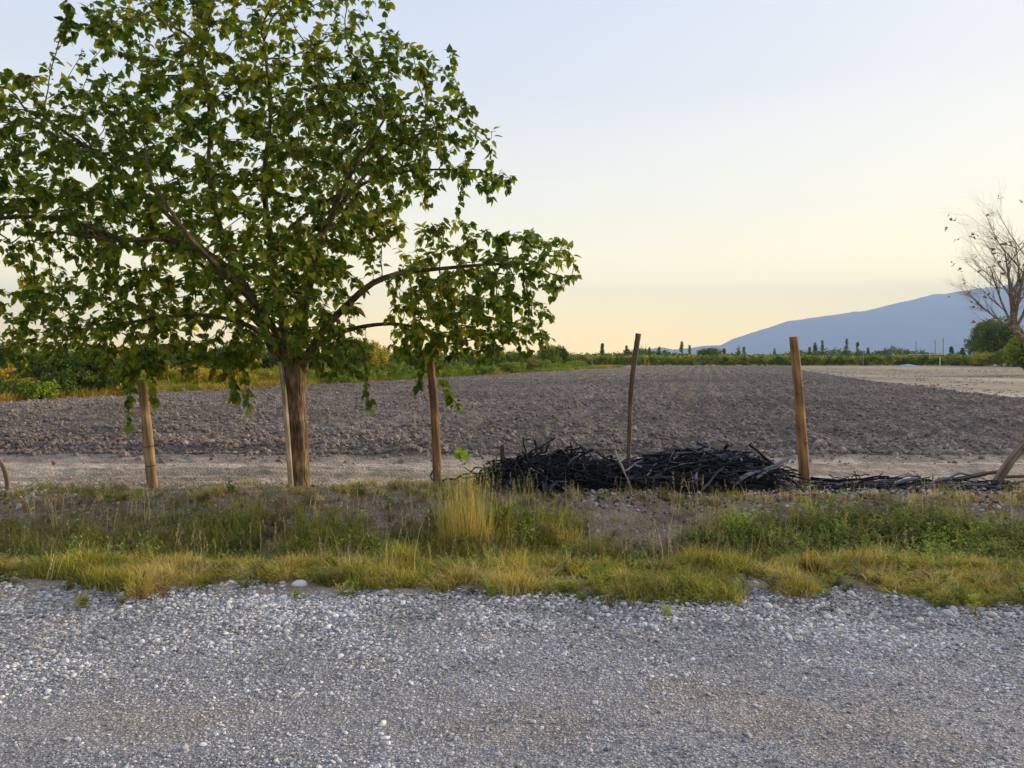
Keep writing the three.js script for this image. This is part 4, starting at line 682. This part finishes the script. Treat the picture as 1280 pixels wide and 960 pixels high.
  [[1189, 200, 3.6], [1203, 205, 3.4]].forEach(([px, d, h]) => bush('conifer', 'small dark conifer beside the far rounded tree', 'tree', px, d, 2.2, h, ['dark', 'mid'], { n: 200, trunk: 0.4, spire: true, lobes: 12, coarse: true, size: 0.5, group: 'small dark conifers' }));
  bush('round_tree', 'rounded green tree below the bare tree', 'tree', 1236, 150, 9.2, 8.6, ['mid', 'dark', 'mid', 'lime'], { n: 1500, trunk: 1.8, size: 1.0, lobes: 13 });
  [[1203, 128, 4.5, 1.7, ['lime', 'yellow', 'mid']], [1222, 120, 4.5, 1.7, ['yellow', 'lime']], [1245, 115, 5, 2.1, ['lime', 'yellow', 'mid']], [1268, 110, 4.5, 2.4, ['mid', 'lime']], [1292, 100, 4, 2.4, ['mid', 'lime']]].forEach(([px, d, w, h, t]) => bush('lot_shrub', 'yellow-green shrub at the edge of the dirt lot below the rounded tree', 'bush', px, d, w, h, t, { n: 380, coarse: true, size: 0.6, group: 'shrubs at the edge of the dirt lot' }));
  // vineyard posts and small far structures
  const pm = woodMat(0.30, 0.25, 0.19), pg = new THREE.CylinderGeometry(0.06, 0.075, 1, 6);
  [[806, 120, 2.2], [871, 122, 2.4], [999, 120, 2.2], [1079, 120, 2.2], [1115, 150, 3.6], [1128, 150, 3.0], [1145, 140, 4.0], [1169, 150, 4.4], [1179, 150, 4.8], [1093, 130, 2.4], [740, 105, 1.5]].forEach(([px, d, h], i) => { const x = (px - 640) / 1000 * d, o = solo('pole', pg, pm, h > 2.8 ? 'thin far utility pole standing beyond the dirt lot' : 'thin wooden end post of the far vine rows', 'pole', h > 2.8 ? 'utility poles beyond the dirt lot' : 'end posts of the far vine rows'); o.position.set(x, h / 2, -d); o.scale.set(h > 2.8 ? 1 : 0.8, h, h > 2.8 ? 1 : 0.8); });
  { const p = solo('white_post', new THREE.CylinderGeometry(0.06, 0.07, 1.3, 8), new THREE.MeshStandardMaterial({ color: C(0.7, 0.68, 0.62), roughness: 0.8 }), 'small white post standing at the far edge of the dirt lot', 'post'); p.position.set((1175 - 640) / 1000 * 118, 0.75, -118); }
  { const g = new THREE.PlaneGeometry(3.2, 1.6, 24, 12); g.rotateX(-PI / 2); const p = g.attributes.position; for (let i = 0; i < p.count; i++) { const x = p.getX(i), z = p.getZ(i); p.setY(i, 0.05 + 0.45 * fbm(x * 1.1 + 3, z * 1.3, 3, 6) * (1 - Math.min(1, Math.hypot(x / 1.6, z / 0.85)))); } g.computeVertexNormals(); const o = solo('tarp', g, new THREE.MeshStandardMaterial({ color: C(0.20, 0.34, 0.48), roughness: 0.6, side: THREE.DoubleSide }), 'crumpled light blue tarp lying on the far dirt lot', 'tarp'); o.position.set((1135 - 640) / 1000 * 115, 0.0, -115); }
  { // low pale shed on the horizon
    const root = thing('shed', 'low flat-roofed shed on the horizon below the mountain', 'shed', V((1160 - 640) / 1000 * 190, 0, -190)), wall = new THREE.BoxGeometry(7, 1.7, 3); wall.translate(0, 0.85, 0); const roof = new THREE.BoxGeometry(7.6, 0.16, 3.6); roof.translate(0, 1.79, 0);
    part('wall', wall, new THREE.MeshStandardMaterial({ color: C(0.16, 0.12, 0.09), roughness: 0.9 }), root); part('roof', roof, new THREE.MeshStandardMaterial({ color: C(0.55, 0.5, 0.46), roughness: 0.8 }), root);
    const door = new THREE.BoxGeometry(1.1, 1.4, 0.06); door.translate(1.2, 0.71, 1.54); part('door', door, new THREE.MeshStandardMaterial({ color: C(0.35, 0.3, 0.25), roughness: 0.8 }), root); }
  { const g = new THREE.BoxGeometry(16, 0.42, 0.3, 13, 1, 1); g.translate(0, 0.21, 0); const o = solo('wall', g, new THREE.MeshStandardMaterial({ color: C(0.85, 0.72, 0.55), roughness: 0.9, bumpMap: soilBump, bumpScale: 0.02 }), 'low pale wall far behind the curved stick', 'wall'); o.position.set(-44, 0, -60); o.rotation.y = 0.1; }
}
{ // the bare tree at the edge of the dirt lot
  const f = rng(515), D = 60, nodes = [], P = (x, y, dd = 0) => at(x, y, D + dd);
  const chain = (par, list, r0, r1, n) => { const pts = curvePts(list, n); let k = par; pts.forEach((p, i) => { if (i === 0 && par >= 0) return; nodes.push({ p, dir: V().subVectors(p, pts[Math.max(0, i - 1)]).normalize(), par: k, kids: 0, grow: i > n * 0.25 && par >= 0, minR: lerp(r0, r1, i / n) }); k = nodes.length - 1; }); return k; };
  const base = P(1296, 471); base.y = -0.05;
  const top = chain(-1, [base, P(1290, 445), P(1280, 425), P(1268, 414)], 0.34, 0.24, 10), T = nodes[top].p;
  const root = thing('bare_tree', 'nearly bare tree with thin upright branches beside the dirt lot', 'tree', base), loc = (p) => p.clone().sub(base), bm = barkMat(0.30, 0.21, 0.12);
  radii(nodes, 0.2, 2.3); nodes.forEach((n, i) => { n.r = lerp(0.34, 0.2, i / 10); });
  part('trunk', tube(nodes.slice(0, 11).map((n) => loc(n.p)), nodes.slice(0, 11).map((n) => n.r), 10, { rough: 0.08 }), bm, root);
  const tw = [], tips = [];
  function grow(p, dir, len, r, lv) {
    const pts = [p], d = dir.clone(), rs = [r], n = 6;
    for (let i = 1; i <= n; i++) { d.add(V(gauss(f), gauss(f) + 0.35, gauss(f)).multiplyScalar(0.07)).normalize(); pts.push(pts[i - 1].clone().addScaledVector(d, len / n)); rs.push(lerp(r, r * 0.35, i / n)); }
    const g = tube(pts.map(loc), rs, lv < 2 ? 7 : 4); if (lv < 2) part('limb', g, bm, root); else tw.push(g);
    if (lv >= 4) { tips.push(pts[n], pts[3]); return; }
    const kids = lv === 0 ? 6 : 5;
    for (let k = 0; k < kids; k++) {
      const t = Math.min(n, 1 + Math.floor((k + f() * 0.8) / kids * n)), a = rr(0.3, 0.75, f), side = V(gauss(f), gauss(f), gauss(f)).cross(d).normalize();
      const td = V().subVectors(pts[t], pts[t - 1]).normalize();
      grow(pts[t], td.multiplyScalar(Math.cos(a)).addScaledVector(side, Math.sin(a)).normalize(), len * rr(0.48, 0.68, f), rs[t] * 0.62, lv + 1);
    }
  }
  for (const [x, y, len, r] of [[1262, 275, 6.0, 0.13], [1228, 330, 5.0, 0.10], [1208, 372, 3.6, 0.08], [1288, 270, 6.6, 0.14], [1330, 320, 5.4, 0.13], [1246, 300, 5.4, 0.09]]) grow(T.clone(), P(x, y, gauss(f) * 3).sub(T).normalize(), len, r, 0);
  part('twigs', mergeGeometries(tw), bm, root, 'stuff');
  const l = []; tips.forEach((p) => { if (f() < 0.008) for (let k = 0; k < 3; k++) l.push({ p: loc(p).add(V(gauss(f), gauss(f), gauss(f)).multiplyScalar(0.12)), q: rq(f, 6), s: 0.16 + 0.1 * f(), c: f() < 0.5 ? C(0.28, 0.18, 0.05) : C(0.15, 0.16, 0.03) }); });
  console.log('bare tree twigs', tw.length);
  inst('leaves', leafGeo(9, 0.3), clumpMat, l, root);
  bush('bush', 'dark green tall bush at the foot of the bare tree', 'bush', 1294, 64, 3.0, 3.6, ['dark', 'mid', 'lime'], { n: 520, coarse: true, size: 0.6 });
}
renderer.render(scene, camera);
